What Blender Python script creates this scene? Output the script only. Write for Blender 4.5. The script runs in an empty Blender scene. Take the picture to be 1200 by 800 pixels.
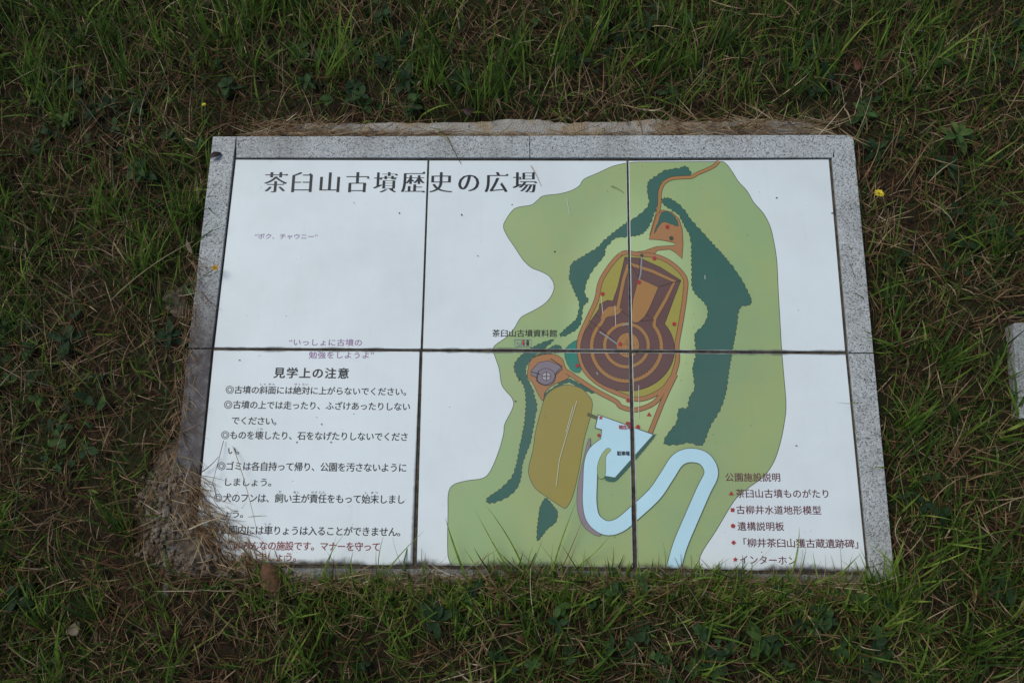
import bpy, bmesh, math, random
import numpy as np
from mathutils import Vector, Euler, Matrix
from mathutils.geometry import tessellate_polygon

R = math.radians
rng = np.random.default_rng(11)
random.seed(11)
scene = bpy.context.scene
COL = scene.collection

# ------------------------------------------------------------------ camera, sky, sun, exposure
TZ = 0.030                       # height of the sign's tile faces above the turf
cam_loc = Vector((0.0305, -0.4275, 1.8435 + TZ))
cam_rot = Euler((R(13.73), R(1.82), R(0.78)), 'XYZ')
cd = bpy.data.cameras.new('camera'); cd.lens = 28; cd.sensor_width = 36; cd.sensor_fit = 'HORIZONTAL'
cd.clip_start = 0.05; cd.clip_end = 1000
cam = bpy.data.objects.new('camera', cd); COL.objects.link(cam)
cam.location = cam_loc; cam.rotation_euler = cam_rot
scene.camera = cam

SUN_EL, SUN_AZ = R(56), R(-62)   # azimuth measured from +Y towards +X
w = bpy.data.worlds.new('World'); scene.world = w; w.use_nodes = True
nt = w.node_tree
sky = nt.nodes.new('ShaderNodeTexSky'); sky.sky_type = 'NISHITA'; sky.sun_disc = False
sky.sun_elevation = SUN_EL; sky.sun_rotation = SUN_AZ
sky.air_density = 1.0; sky.dust_density = 1.0; sky.ozone_density = 1.0
nt.links.new(sky.outputs[0], nt.nodes['Background'].inputs[0])
nt.nodes['Background'].inputs[1].default_value = 0.095
sd = bpy.data.lights.new('sun', 'SUN'); sd.energy = 1.5; sd.angle = R(38); sd.color = (1, 0.985, 0.89)
sun = bpy.data.objects.new('sun', sd); COL.objects.link(sun); sun.location = (-2, 1.2, 3)
sdir = Vector((math.sin(SUN_AZ)*math.cos(SUN_EL), math.cos(SUN_AZ)*math.cos(SUN_EL), math.sin(SUN_EL)))
sun.rotation_euler = sdir.to_track_quat('Z', 'Y').to_euler()
vs = scene.view_settings
vs.view_transform = 'Standard'; vs.look = 'None'; vs.gamma = 1; vs.use_curve_mapping = False
vs.exposure = 0.26

# ------------------------------------------------------------------ helpers
_M = cam_rot.to_matrix()
FPX = 1200*28/36
def px(x, y, z=TZ):
    """a point of the photograph on the level plane of height z"""
    d = _M @ Vector(((x-600)/FPX, (400-y)/FPX, -1))
    t = (z-cam_loc.z)/d.z
    return cam_loc + d*t
def P2(x, y, z=TZ):
    p = px(x, y, z); return (p.x, p.y)
PXM = 1/490.0                    # about one photo pixel on the sign, in metres

def lin(c):
    c = c/255.0
    return c/12.92 if c <= 0.04045 else ((c+0.055)/1.055)**2.4
WHITE = (191, 205, 213)
def alb(r, g, b, k=0.78):
    return tuple(min(0.9, lin(v)/lin(wv)*k*q) for v, wv, q in zip((r, g, b), WHITE, (0.96, 1.01, 0.975)))

def tag(o, label=None, cat=None, group=None, kind=None):
    if label: o['label'] = label
    if cat: o['category'] = cat
    if group: o['group'] = group
    if kind: o['kind'] = kind
    return o
def empty(name, loc=(0, 0, 0)):
    o = bpy.data.objects.new(name, None); COL.objects.link(o); o.location = loc
    o.empty_display_size = 0.05
    return o
def link_mesh(name, me, mat, parent=None):
    if mat: me.materials.append(mat)
    o = bpy.data.objects.new(name, me); COL.objects.link(o)
    if parent: o.parent = parent
    return o
def from_bm(name, bm, mat, parent=None, smooth=False):
    me = bpy.data.meshes.new(name); bm.to_mesh(me); bm.free()
    if smooth:
        me.polygons.foreach_set('use_smooth', [True]*len(me.polygons))
    return link_mesh(name, me, mat, parent)
def from_np(name, V, F, mat, parent=None, smooth=True, attrs=None):
    """V (n,3), F (m,k) fixed-size faces"""
    me = bpy.data.meshes.new(name)
    V = np.ascontiguousarray(V, dtype=np.float32); F = np.ascontiguousarray(F, dtype=np.int32)
    m, k = F.shape
    me.vertices.add(len(V)); me.vertices.foreach_set('co', V.ravel())
    me.loops.add(m*k); me.loops.foreach_set('vertex_index', F.ravel())
    me.polygons.add(m); me.polygons.foreach_set('loop_start', np.arange(0, m*k, k, dtype=np.int32))
    me.polygons.foreach_set('use_smooth', np.full(m, smooth, dtype=bool))
    for an, av in (attrs or {}).items():
        a = me.attributes.new(an, 'FLOAT', 'POINT'); a.data.foreach_set('value', np.ascontiguousarray(av, dtype=np.float32))
    me.update(calc_edges=True); me.validate()
    return link_mesh(name, me, mat, parent)

# smooth value noise in the plane
_lat = rng.random((256, 256))
def vnoise(x, y, s, ox=0.0, oy=0.0):
    x = np.asarray(x)*s+ox+1000; y = np.asarray(y)*s+oy+1000
    xi = np.floor(x).astype(int); yi = np.floor(y).astype(int)
    fx = x-xi; fy = y-yi; fx = fx*fx*(3-2*fx); fy = fy*fy*(3-2*fy)
    a = _lat[xi % 256, yi % 256]; b = _lat[(xi+1) % 256, yi % 256]
    c = _lat[xi % 256, (yi+1) % 256]; d = _lat[(xi+1) % 256, (yi+1) % 256]
    return (a*(1-fx)+b*fx)*(1-fy)+(c*(1-fx)+d*fx)*fy
def fbm(x, y, s, n=4, o=0.0):
    r = 0; a = 0.5
    for i in range(n):
        r = r+a*vnoise(x, y, s*2**i, o+17.3*i, o*1.7+9.1*i); a *= 0.5
    return r
def sstep(a, b, x):
    t = np.clip((np.asarray(x)-a)/(b-a), 0, 1); return t*t*(3-2*t)

# ------------------------------------------------------------------ materials
def new_mat(name):
    m = bpy.data.materials.new(name); m.use_nodes = True
    return m, m.node_tree, m.node_tree.nodes['Principled BSDF']
def N(nt, t, **kw):
    n = nt.nodes.new(t)
    for k, v in kw.items(): setattr(n, k, v)
    return n
def ramp(nt, stops, interp='LINEAR'):
    n = nt.nodes.new('ShaderNodeValToRGB'); e = n.color_ramp.elements
    n.color_ramp.interpolation = interp
    while len(e) > 1: e.remove(e[-1])
    e[0].position = stops[0][0]; e[0].color = (*stops[0][1], 1) if len(stops[0][1]) == 3 else stops[0][1]
    for p, c in stops[1:]:
        x = e.new(p); x.color = (*c, 1)
    return n
def noise(nt, scale, detail=4, rough=0.55, vec=None, dist=0.0):
    n = nt.nodes.new('ShaderNodeTexNoise'); n.inputs['Scale'].default_value = scale
    n.inputs['Detail'].default_value = detail; n.inputs['Roughness'].default_value = rough
    n.inputs['Distortion'].default_value = dist
    if vec is not None: nt.links.new(vec, n.inputs['Vector'])
    return n
def math_n(nt, op, a, b=None, clamp=False):
    n = nt.nodes.new('ShaderNodeMath'); n.operation = op; n.use_clamp = clamp
    for i, v in enumerate((a, b)):
        if v is None: continue
        if isinstance(v, (int, float)): n.inputs[i].default_value = v
        else: nt.links.new(v, n.inputs[i])
    return n.outputs[0]
def mapr(nt, v, a, b, c=0.0, d=1.0, smooth=True):
    n = nt.nodes.new('ShaderNodeMapRange'); n.interpolation_type = 'SMOOTHSTEP' if smooth else 'LINEAR'
    nt.links.new(v, n.inputs[0])
    for i, k in enumerate((a, b, c, d)): n.inputs[i+1].default_value = k
    return n.outputs[0]
def mixc(nt, f, a, b, blend='MIX'):
    n = nt.nodes.new('ShaderNodeMix'); n.data_type = 'RGBA'; n.blend_type = blend
    for i, v in ((0, f), (6, a), (7, b)):
        if isinstance(v, (int, float)): n.inputs[i].default_value = v
        elif isinstance(v, tuple): n.inputs[i].default_value = (*v, 1)
        else: nt.links.new(v, n.inputs[i])
    return n.outputs[2]
def bump(nt, bsdf, h, strength=0.3, dist=0.002):
    n = nt.nodes.new('ShaderNodeBump'); n.inputs['Strength'].default_value = strength; n.inputs['Distance'].default_value = dist
    nt.links.new(h, n.inputs['Height']); nt.links.new(n.outputs[0], bsdf.inputs['Normal'])

# seam / edge positions of the sign, in metres
Y_BOT = px(600, 664).y; Y_SEAM = px(600, 410.8).y; Y_TOP = px(600, 187).y
X_S1 = px(494, 411).x; X_S2 = px(739, 411).x
X_L = px(250, 409).x; X_R = px(991, 413).x

def grime_sheen_color(nt, base, filmk=1.0):
    """weathered dirt that collects along the joints and the lower edge of the tiles, plus a film with painted sheen"""
    tc = N(nt, 'ShaderNodeTexCoord'); sep = N(nt, 'ShaderNodeSeparateXYZ'); nt.links.new(tc.outputs['Object'], sep.inputs[0])
    ob = tc.outputs['Object']
    n1 = noise(nt, 9, 5, 0.6, ob).outputs[0]; n2 = noise(nt, 60, 3, 0.6, ob).outputs[0]; n3 = noise(nt, 420, 2, 0.5, ob).outputs[0]
    nn = math_n(nt, 'ADD', math_n(nt, 'MULTIPLY', n1, 0.050), math_n(nt, 'MULTIPLY', n2, 0.008))
    yb = math_n(nt, 'SUBTRACT', sep.outputs[1], nn)
    bottom = mapr(nt, yb, Y_BOT-0.029, Y_BOT-0.014, 1.0, 0.0)
    dy = math_n(nt, 'ABSOLUTE', math_n(nt, 'SUBTRACT', sep.outputs[1], Y_SEAM))
    sy = mapr(nt, math_n(nt, 'ADD', dy, math_n(nt, 'MULTIPLY', math_n(nt, 'SUBTRACT', n1, 0.5), 0.02)), 0.0015, 0.0075, 1.0, 0.0)
    low = mapr(nt, sep.outputs[1], Y_BOT, Y_TOP, 0.0085, 0.0004)
    def vs_(x0):
        dx = math_n(nt, 'ABSOLUTE', math_n(nt, 'SUBTRACT', sep.outputs[0], x0))
        return math_n(nt, 'DIVIDE', dx, low)
    v1 = math_n(nt, 'MINIMUM', vs_(X_S1), vs_(X_S2))
    vseam = mapr(nt, math_n(nt, 'ADD', v1, math_n(nt, 'MULTIPLY', math_n(nt, 'SUBTRACT', n2, 0.5), 0.5)), 0.25, 1.0, 0.8, 0.0)
    edge = math_n(nt, 'MAXIMUM', math_n(nt, 'MAXIMUM', bottom, math_n(nt, 'MULTIPLY', sy, 0.75)), vseam)
    # faint all-over film of dirt and painted-in uneven sheen, small flecks and rain smears
    film = mapr(nt, noise(nt, 3.2, 6, 0.62, ob).outputs[0], 0.35, 0.75, 0.0, 0.15)
    mp = N(nt, 'ShaderNodeMapping'); mp.inputs['Scale'].default_value = (60, 4, 1); nt.links.new(ob, mp.inputs[0])
    sm = mapr(nt, noise(nt, 1.0, 4, 0.6, mp.outputs[0]).outputs[0], 0.55, 0.8, 0.0, 0.05)
    flecks = math_n(nt, 'MULTIPLY', mapr(nt, n3, 0.70, 0.76, 0.0, 1.0), mapr(nt, n2, 0.5, 0.7, 0.0, 0.65))
    soft = math_n(nt, 'MAXIMUM', math_n(nt, 'MULTIPLY', math_n(nt, 'ADD', film, sm), filmk), flecks)
    c = mixc(nt, soft, base, (0.20, 0.20, 0.17))
    return mixc(nt, edge, c, (0.042, 0.035, 0.024))

def print_mat(name, rgb, rough=0.5, vary=0.06, film=1.0):
    m, nt, b = new_mat(name)
    tc = N(nt, 'ShaderNodeTexCoord')
    n = noise(nt, 14, 5, 0.6, tc.outputs['Object']).outputs[0]
    a = alb(*rgb)
    base = mixc(nt, n, tuple(v*(1-vary) for v in a), tuple(min(.9, v*(1+vary)) for v in a))
    nt.links.new(grime_sheen_color(nt, base, film), b.inputs['Base Color'])
    b.inputs['Roughness'].default_value = rough; b.inputs['Specular IOR Level'].default_value = 0.35
    return m
M = {}
M['tile'] = print_mat('enamel_white', (191, 205, 213), 0.48, 0.025)
def map_ground_mat():
    m, nt, b = new_mat('map_green')
    tc = N(nt, 'ShaderNodeTexCoord')
    c = px(745, 375)
    mp = N(nt, 'ShaderNodeMapping'); mp.inputs['Location'].default_value = (-c.x*1.5, -c.y*0.75, 0); mp.inputs['Scale'].default_value = (1.5, 0.75, 0)
    nt.links.new(tc.outputs['Object'], mp.inputs[0])
    ln = N(nt, 'ShaderNodeVectorMath', operation='LENGTH'); nt.links.new(mp.outputs[0], ln.inputs[0])
    f = mapr(nt, ln.outputs['Value'], 0.10, 0.30)
    n = noise(nt, 5, 4, 0.6, tc.outputs['Object']).outputs[0]
    g2 = mixc(nt, mapr(nt, n, 0.35, 0.65), alb(128, 155, 110), alb(137, 156, 106))
    base = mixc(nt, f, alb(157, 182, 132), g2)
    nt.links.new(grime_sheen_color(nt, base), b.inputs['Base Color']); b.inputs['Roughness'].default_value = 0.4
    return m
M['map_green'] = map_ground_mat()
for k, c in dict(ink=(22, 27, 34), ink_soft=(42, 42, 50), purple_ink=(122, 88, 138), red_ink=(112, 50, 58), legend_ink=(84, 46, 58),
                 tree=(47, 88, 80), brown=(88, 64, 64), tan=(143, 108, 64), orange=(146, 106, 68), olive=(139, 136, 64),
                 field=(134, 126, 62), teal=(38, 112, 100), road=(164, 203, 220), grey=(112, 106, 118), lilac=(124, 115, 126),
                 red=(145, 38, 44), outline=(70, 78, 62), dk_outline=(58, 44, 40), scratch=(185, 195, 185), bridge=(82, 82, 58),
                 icon=(120, 140, 140), pale_grey=(150, 148, 155), dkgreen=(48, 66, 40), ring=(122, 128, 132), ring_ink=(88, 94, 102)).items():
    M[k] = print_mat('print_'+k, c, film=0.15 if 'ink' in k else 1.0)

def granite(name, stain):
    m, nt, b = new_mat(name)
    tc = N(nt, 'ShaderNodeTexCoord'); ob = tc.outputs['Object']
    v = N(nt, 'ShaderNodeTexVoronoi'); v.inputs['Scale'].default_value = 430; nt.links.new(ob, v.inputs['Vector'])
    sepc = N(nt, 'ShaderNodeSeparateColor'); nt.links.new(v.outputs['Color'], sepc.inputs[0])
    r = ramp(nt, [(0, (0.03, 0.03, 0.03)), (0.13, (0.08, 0.082, 0.078)), (0.22, (0.26, 0.265, 0.25)), (0.5, (0.41, 0.42, 0.395)), (0.75, (0.49, 0.495, 0.47)), (1, (0.60, 0.60, 0.57))], 'LINEAR')
    nt.links.new(sepc.outputs[0], r.inputs[0])
    n1 = noise(nt, 150, 3, 0.6, ob).outputs[0]
    base = mixc(nt, mapr(nt, n1, 0.3, 0.7, 0.0, 0.55), r.outputs[0], (0.40, 0.41, 0.39))
    n2 = noise(nt, 7, 6, 0.65, ob).outputs[0]; n3 = noise(nt, 26, 5, 0.7, ob).outputs[0]
    dirt = math_n(nt, 'MULTIPLY', mapr(nt, n2, 0.42, 0.7), 0.42)
    base = mixc(nt, dirt, base, (0.12, 0.10, 0.075))
    rust = math_n(nt, 'MULTIPLY', mapr(nt, n3, 0.62, 0.8), 0.35)
    base = mixc(nt, rust, base, (0.2, 0.13, 0.06))
    if stain == 'left':      # dark algae stain on the lower part of this stone
        sep = N(nt, 'ShaderNodeSeparateXYZ'); nt.links.new(ob, sep.inputs[0])
        yy = math_n(nt, 'ADD', sep.outputs[1], math_n(nt, 'MULTIPLY', math_n(nt, 'SUBTRACT', n2, 0.5), 0.25))
        f = mapr(nt, yy, px(240, 430).y, px(240, 285).y, 1.0, 0.0)
        f2 = math_n(nt, 'MULTIPLY', f, mapr(nt, n3, 0.4, 0.66, 1.0, 0.80))
        base = mixc(nt, math_n(nt, 'MULTIPLY', f2, 0.95), base, (0.052, 0.037, 0.034))
    if stain == 'mid':
        base = mixc(nt, mapr(nt, n3, 0.3, 0.7, 0.25, 0.6), base, (0.13, 0.125, 0.10))
    if stain == 'low':
        f2 = mapr(nt, n3, 0.35, 0.6, 0.88, 0.55)
        base = mixc(nt, f2, base, (0.05, 0.044, 0.034))
    nt.links.new(base, b.inputs['Base Color']); b.inputs['Roughness'].default_value = 0.75
    bump(nt, b, math_n(nt, 'ADD', n1, math_n(nt, 'MULTIPLY', n3, 1.5)), 0.35, 0.001)
    return m
M['granite'] = granite('granite_clean', None)
M['granite_left'] = granite('granite_algae', 'left')
M['granite_mid'] = granite('granite_weathered', 'mid')
M['granite_low'] = granite('granite_dirty', 'low')

def plain(name, c1, c2, scale, rough=0.9, bscale=None, bs=0.5, bd=0.003, spec=0.3):
    m, nt, b = new_mat(name); tc = N(nt, 'ShaderNodeTexCoord')
    n = noise(nt, scale, 8, 0.65, tc.outputs['Object']).outputs[0]
    nt.links.new(mixc(nt, mapr(nt, n, 0.3, 0.7), c1, c2), b.inputs['Base Color'])
    b.inputs['Roughness'].default_value = rough; b.inputs['Specular IOR Level'].default_value = spec
    if bscale:
        bump(nt, b, noise(nt, bscale, 6, 0.65, tc.outputs['Object']).outputs[0], bs, bd)
    return m
M['grout'] = plain('joint_grout', (0.03, 0.025, 0.018), (0.10, 0.08, 0.055), 60, 0.95)
M['soil'] = plain('crumbly_soil', (0.036, 0.027, 0.018), (0.185, 0.145, 0.10), 55, 0.95, 160, 0.9, 0.004)
M['crumb'] = plain('soil_crumb', (0.08, 0.06, 0.042), (0.25, 0.20, 0.145), 40, 0.95, 300, 0.6, 0.002)
M['leaf_brown'] = plain('dead_leaf', (0.075, 0.035, 0.015), (0.17, 0.085, 0.035), 45, 0.7, 120, 0.4, 0.001)
M['leaf_purple'] = plain('purple_leaf', (0.022, 0.010, 0.010), (0.055, 0.026, 0.026), 40, 0.6, 120, 0.3, 0.001)
M['leaf_rust'] = plain('rust_leaf', (0.07, 0.022, 0.012), (0.13, 0.05, 0.025), 40, 0.65, 120, 0.3, 0.001)
M['leaf_pale'] = plain('pale_dead_leaf', (0.11, 0.08, 0.048), (0.20, 0.155, 0.095), 40, 0.7)
M['petal_y'] = plain('yellow_petal', (0.62, 0.48, 0.02), (0.75, 0.60, 0.04), 90, 0.6)
M['petal_o'] = plain('orange_petal', (0.55, 0.27, 0.02), (0.68, 0.38, 0.04), 90, 0.6)
M['stem'] = plain('flower_stem', (0.05, 0.085, 0.03), (0.09, 0.12, 0.045), 40, 0.6)
M['straw'] = plain('dry_stalk', (0.20, 0.135, 0.07), (0.34, 0.25, 0.14), 25, 0.75)
M['straw_pale'] = plain('pale_stalk', (0.46, 0.37, 0.22), (0.58, 0.48, 0.31), 25, 0.7)
M['straw_dark'] = plain('dark_stalk', (0.07, 0.05, 0.035), (0.14, 0.10, 0.065), 25, 0.8)

def ground_mat():
    m, nt, b = new_mat('turf_floor'); tc = N(nt, 'ShaderNodeTexCoord'); ob = tc.outputs['Object']
    n1 = noise(nt, 5, 8, 0.65, ob).outputs[0]; n2 = noise(nt, 70, 8, 0.7, ob).outputs[0]
    a = mixc(nt, mapr(nt, n2, 0.3, 0.7), (0.016, 0.011, 0.007), (0.055, 0.038, 0.022))
    c = mixc(nt, mapr(nt, n1, 0.42, 0.62, 0, 0.8), a, mixc(nt, n2, (0.018, 0.024, 0.008), (0.045, 0.05, 0.018)))
    nt.links.new(c, b.inputs['Base Color']); b.inputs['Roughness'].default_value = 1.0
    b.inputs['Specular IOR Level'].default_value = 0.1
    bump(nt, b, n2, 1.0, 0.012)
    return m
M['ground'] = ground_mat()
def concrete_mat():
    m, nt, b = new_mat('rough_concrete'); tc = N(nt, 'ShaderNodeTexCoord'); ob = tc.outputs['Object']
    n1 = noise(nt, 11, 6, 0.6, ob).outputs[0]; n2 = noise(nt, 190, 5, 0.7, ob).outputs[0]
    v = N(nt, 'ShaderNodeTexVoronoi'); v.inputs['Scale'].default_value = 260; nt.links.new(ob, v.inputs[0])
    a = mixc(nt, mapr(nt, n1, 0.42, 0.58), (0.37, 0.275, 0.17), (0.42, 0.395, 0.345))
    c = mixc(nt, mapr(nt, n2, 0.4, 0.75, 0, 0.5), a, (0.17, 0.12, 0.08))
    c = mixc(nt, mapr(nt, v.outputs['Distance'], 0.0, 0.3, 0.35, 0.0), c, (0.5, 0.42, 0.3))
    nt.links.new(c, b.inputs['Base Color']); b.inputs['Roughness'].default_value = 0.95
    bump(nt, b, math_n(nt, 'ADD', n2, v.outputs['Distance']), 0.8, 0.004)
    return m
M['concrete'] = concrete_mat()

def blade_mat(name, stops, trans=0.3, rough=0.5):
    m, nt, b = new_mat(name)
    a = N(nt, 'ShaderNodeAttribute', attribute_name='tint')
    r = ramp(nt, stops); nt.links.new(a.outputs['Fac'], r.inputs[0])
    tc = N(nt, 'ShaderNodeTexCoord'); n = noise(nt, 55, 3, 0.6, tc.outputs['Object']).outputs[0]
    hs = N(nt, 'ShaderNodeHueSaturation'); nt.links.new(r.outputs[0], hs.inputs['Color'])
    nt.links.new(mapr(nt, n, 0.25, 0.75, 0.7, 1.3), hs.inputs['Value'])
    nt.links.new(hs.outputs[0], b.inputs['Base Color']); b.inputs['Roughness'].default_value = rough
    b.inputs['Specular IOR Level'].default_value = 0.14
    tr = N(nt, 'ShaderNodeBsdfTranslucent'); nt.links.new(hs.outputs[0], tr.inputs[0])
    mx = N(nt, 'ShaderNodeMixShader'); mx.inputs[0].default_value = trans
    nt.links.new(b.outputs[0], mx.inputs[1]); nt.links.new(tr.outputs[0], mx.inputs[2])
    nt.links.new(mx.outputs[0], nt.nodes['Material Output'].inputs[0])
    return m
M['grass'] = blade_mat('grass_blades', [(0, (0.026, 0.048, 0.013)), (0.3, (0.068, 0.122, 0.021)), (0.6, (0.165, 0.255, 0.036)), (0.85, (0.28, 0.37, 0.065)), (1, (0.34, 0.33, 0.11))], 0.45)
M['dry'] = blade_mat('dry_thatch', [(0, (0.055, 0.024, 0.010)), (0.35, (0.135, 0.072, 0.032)), (0.65, (0.26, 0.17, 0.088)), (0.9, (0.42, 0.32, 0.19)), (1, (0.54, 0.44, 0.29))], 0.15, 0.7)
M['weed'] = blade_mat('weed_leaves', [(0, (0.016, 0.034, 0.014)), (0.4, (0.028, 0.058, 0.02)), (0.75, (0.06, 0.115, 0.03)), (1, (0.12, 0.18, 0.045))], 0.3, 0.6)

# ------------------------------------------------------------------ ground
X_OL, X_OR = px(228, 340).x-0.005, px(1019, 340).x          # outer edges of the stone frame
Y_OT = px(620, 159).y; Y_OB = px(620, 701).y
mc = px(205, 600, 0.02)                                         # the soil heap
def heap(x, y):
    u = (x-mc.x); v = (y-mc.y)
    a = 0.036*np.exp(-((u+0.0)/0.078)**2-((v-0.015)/0.135)**2)
    a = a+0.040*np.exp(-((u-0.075)/0.085)**2-((v+0.075)/0.085)**2)
    return a
def bottom_edge(x):
    """where turf begins on the lower stone"""
    e = np.interp(x, [px(200, 690).x, px(330, 690).x, px(360, 680).x, px(560, 680).x, px(610, 672).x, px(1050, 685).x], [px(300, 668).y, px(330, 672).y, px(360, 684).y, px(560, 683).y, px(600, 672).y, px(1000, 685).y])
    return e+0.012*(vnoise(x, 0*x, 30)-0.5)
def turf_h(x, y):
    h = 0.030*(fbm(x, y, 3.1, 3, 3.0)-0.45)+0.018*(fbm(x, y, 16, 3, 8.0)-0.45)
    # level with the stone along the lower edge, a little sunk elsewhere
    low = sstep(Y_OB+0.095, Y_OB+0.07, y)*sstep(X_OL-0.25, X_OL+0.10, x)*sstep(X_OR+0.25, X_OR-0.02, x)*sstep(Y_OB-0.30, Y_OB-0.05, y)
    h = h*(1-0.75*low)+low*0.037
    top = sstep(Y_OT-0.1, Y_OT, y)*sstep(Y_OT+0.14, Y_OT+0.05, y)*sstep(X_OL, X_OL+0.15, x)*sstep(X_OR+0.02, X_OR-0.1, x)
    h = h*(1-top)+top*(-0.015)
    return h
def ground_h(x, y):
    h = turf_h(x, y)
    inn = sstep(X_OL+0.010, X_OL+0.035, x)*sstep(X_OR-0.010, X_OR-0.035, x)*sstep(-0.008, 0.006, y-bottom_edge(x))*sstep(Y_OT-0.008, Y_OT-0.035, y)
    return h*(1-inn)+inn*(-0.065)
def axis(a, b, step, far):
    core = np.arange(a, b+step/2, step); out = []; d = step; v = b
    while v < far:
        d *= 1.35; v += d; out.append(v)
    neg = []; d = step; v = a
    while v > -far:
        d *= 1.35; v -= d; neg.append(v)
    return np.array(neg[::-1]+list(core)+out)
gx = axis(-2.1, 2.1, 0.016, 220); gy = axis(-1.9, 1.5, 0.016, 220)
GX, GY = np.meshgrid(gx, gy, indexing='ij')
GZ = ground_h(GX, GY)
nx, ny = len(gx), len(gy)
idx = np.arange(nx*ny).reshape(nx, ny)
F = np.stack([idx[:-1, :-1], idx[1:, :-1], idx[1:, 1:], idx[:-1, 1:]], -1).reshape(-1, 4)
g = from_np('ground', np.stack([GX, GY, GZ], -1).reshape(-1, 3), F, M['ground'])
tag(g, 'dark earthy lawn floor of soil and moss under the grass', 'ground', kind='structure')

# ------------------------------------------------------------------ the sign
sign = empty('information_sign', (0, 0, 0))
tag(sign, 'white tiled park map sign in a grey granite frame lying in the grass', 'sign')
def prism(pts, z0, z1, bevel=0.0):
    bm = bmesh.new()
    b = [bm.verts.new((x, y, z0)) for x, y in pts]; t = [bm.verts.new((x, y, z1)) for x, y in pts]
    n = len(pts)
    bm.faces.new(t); bm.faces.new(b[::-1])
    for i in range(n): bm.faces.new((b[i], b[(i+1) % n], t[(i+1) % n], t[i]))
    bmesh.ops.recalc_face_normals(bm, faces=bm.faces)
    if bevel:
        te = [e for e in bm.edges if all(v in t for v in e.verts)]
        bmesh.ops.bevel(bm, geom=te, offset=bevel, segments=2, affect='EDGES', profile=0.6)
    return bm
SZ = TZ+0.004
def stone(pts_px, mat, top=SZ, bev=0.0011):
    o = from_bm('frame_stone', prism([P2(*p, z=top) for p in pts_px], -0.09, top, bev), mat, sign)
    return o
stone([(277.1, 160), (620.5, 159.3), (620.5, 184.6), (276.8, 184.6)], M['granite'])
stone([(621.4, 159.2), (978.2, 158.2), (978.2, 184.6), (621.4, 184.6)], M['granite'])
# left jamb, two stones
stone([(249.5, 160), (276.4, 160), (272.8, 190), (248.0, 407.5), (220.5, 407.5)], M['granite_left'])['label'] = 'pale upper left granite frame stone with a dirty lower end'
stone([(220.3, 409), (247.8, 409), (222.8, 662), (218.7, 699), (190, 699)], M['granite_left'], SZ-0.001)['label'] = 'lower left granite frame stone darkened by brown stains'
# right jamb with a rounded outer corner
rc = [(993.5, 158.3), (997, 159), (999.3, 161), (1000.4, 164.5)]
stone([(979, 158.3)]+rc+[(1023.6, 413), (994.8, 413), (975.3, 184.6)], M['granite'])
stone([(994.9, 414.3), (1023.7, 414.3), (1051, 705), (1022.5, 705), (1019.3, 671)], M['granite'])
# bottom stones, mostly under soil and grass
stone([(222.5, 664.3), (620, 667.5), (620, 701), (219, 699)], M['granite_low'], SZ-0.0015)
stone([(621.3, 667.6), (1018.6, 674.2), (1021.6, 704.5), (621.3, 701.5)], M['granite_low'], SZ-0.0015)
# mortar bed seen in the joints
from_bm('mortar_bed', prism([P2(262, 174), P2(985, 174), P2(1030, 690), P2(208, 690)], -0.05, TZ-0.003), M['grout'], sign)
TILES = [[[(276.5, 187.2), (500.9, 188.2), (493.0, 408.6), (251.2, 407.2)], [(503.0, 188.2), (734.4, 188.6), (738.0, 409.8), (495.6, 408.7)], [(736.7, 188.6), (971.2, 187.0), (990.4, 411.6), (740.4, 409.9)]],
         [[(250.6, 410.2), (491.6, 411.9), (483.6, 662.0), (226.0, 660.5)], [(495.0, 412.0), (737.3, 413.0), (741.6, 664.4), (488.4, 662.1)], [(740.8, 413.2), (990.9, 414.9), (1015.6, 671.2), (746.8, 664.6)]]]
tiles = []; tile_planes = []
for row in TILES:
    for c in row:
        pts = [P2(*p) for p in c]
        o = from_bm('tile', prism(pts, TZ-0.012, TZ, 0.0005), M['tile'], sign)
        tiles.append(o)
        ce = Vector((sum(p[0] for p in pts)/4, sum(p[1] for p in pts)/4, 0)); pl = []
        for i in range(4):
            a = Vector((*pts[i], 0)); b = Vector((*pts[(i+1) % 4], 0)); d = (b-a).normalized(); n = Vector((d.y, -d.x, 0))
            if n.dot(ce-a) > 0: n = -n
            pl.append((a-n*0.0012, n, ))
        tile_planes.append(pl)
for o, l in zip(tiles, ('upper left tile with the large black title and purple captions', 'upper middle tile with the end of the title and part of the map',
                        'upper right tile with the top of the map and blank white corner', 'lower left tile printed with the list of visiting rules',
                        'lower middle tile with the light blue road of the map', 'lower right tile with the map legend')):
    o['label'] = l

# --- printed layers -------------------------------------------------
def crom(pts, closed=True, n=5):
    out = []; m = len(pts)
    rngi = range(m if closed else m-1)
    for i in rngi:
        if closed: p0, p1, p2, p3 = pts[(i-1) % m], pts[i], pts[(i+1) % m], pts[(i+2) % m]
        else: p0, p1, p2, p3 = pts[max(i-1, 0)], pts[i], pts[i+1], pts[min(i+2, m-1)]
        for k in range(n):
            t = k/n
            out.append(tuple(0.5*((2*b)+(c-a)*t+(2*a-5*b+4*c-d)*t*t+(-a+3*b-3*c+d)*t**3) for a, b, c, d in zip(p0, p1, p2, p3)))
    if not closed: out.append(tuple(pts[-1]))
    return out
def resample(pts, step, closed=True):
    out = []; m = len(pts)
    for i in range(m if closed else m-1):
        a = pts[i]; b = pts[(i+1) % m]; L = math.dist(a, b); k = max(1, int(L/step))
        for j in range(k): out.append((a[0]+(b[0]-a[0])*j/k, a[1]+(b[1]-a[1])*j/k))
    if not closed: out.append(pts[-1])
    return out
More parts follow.
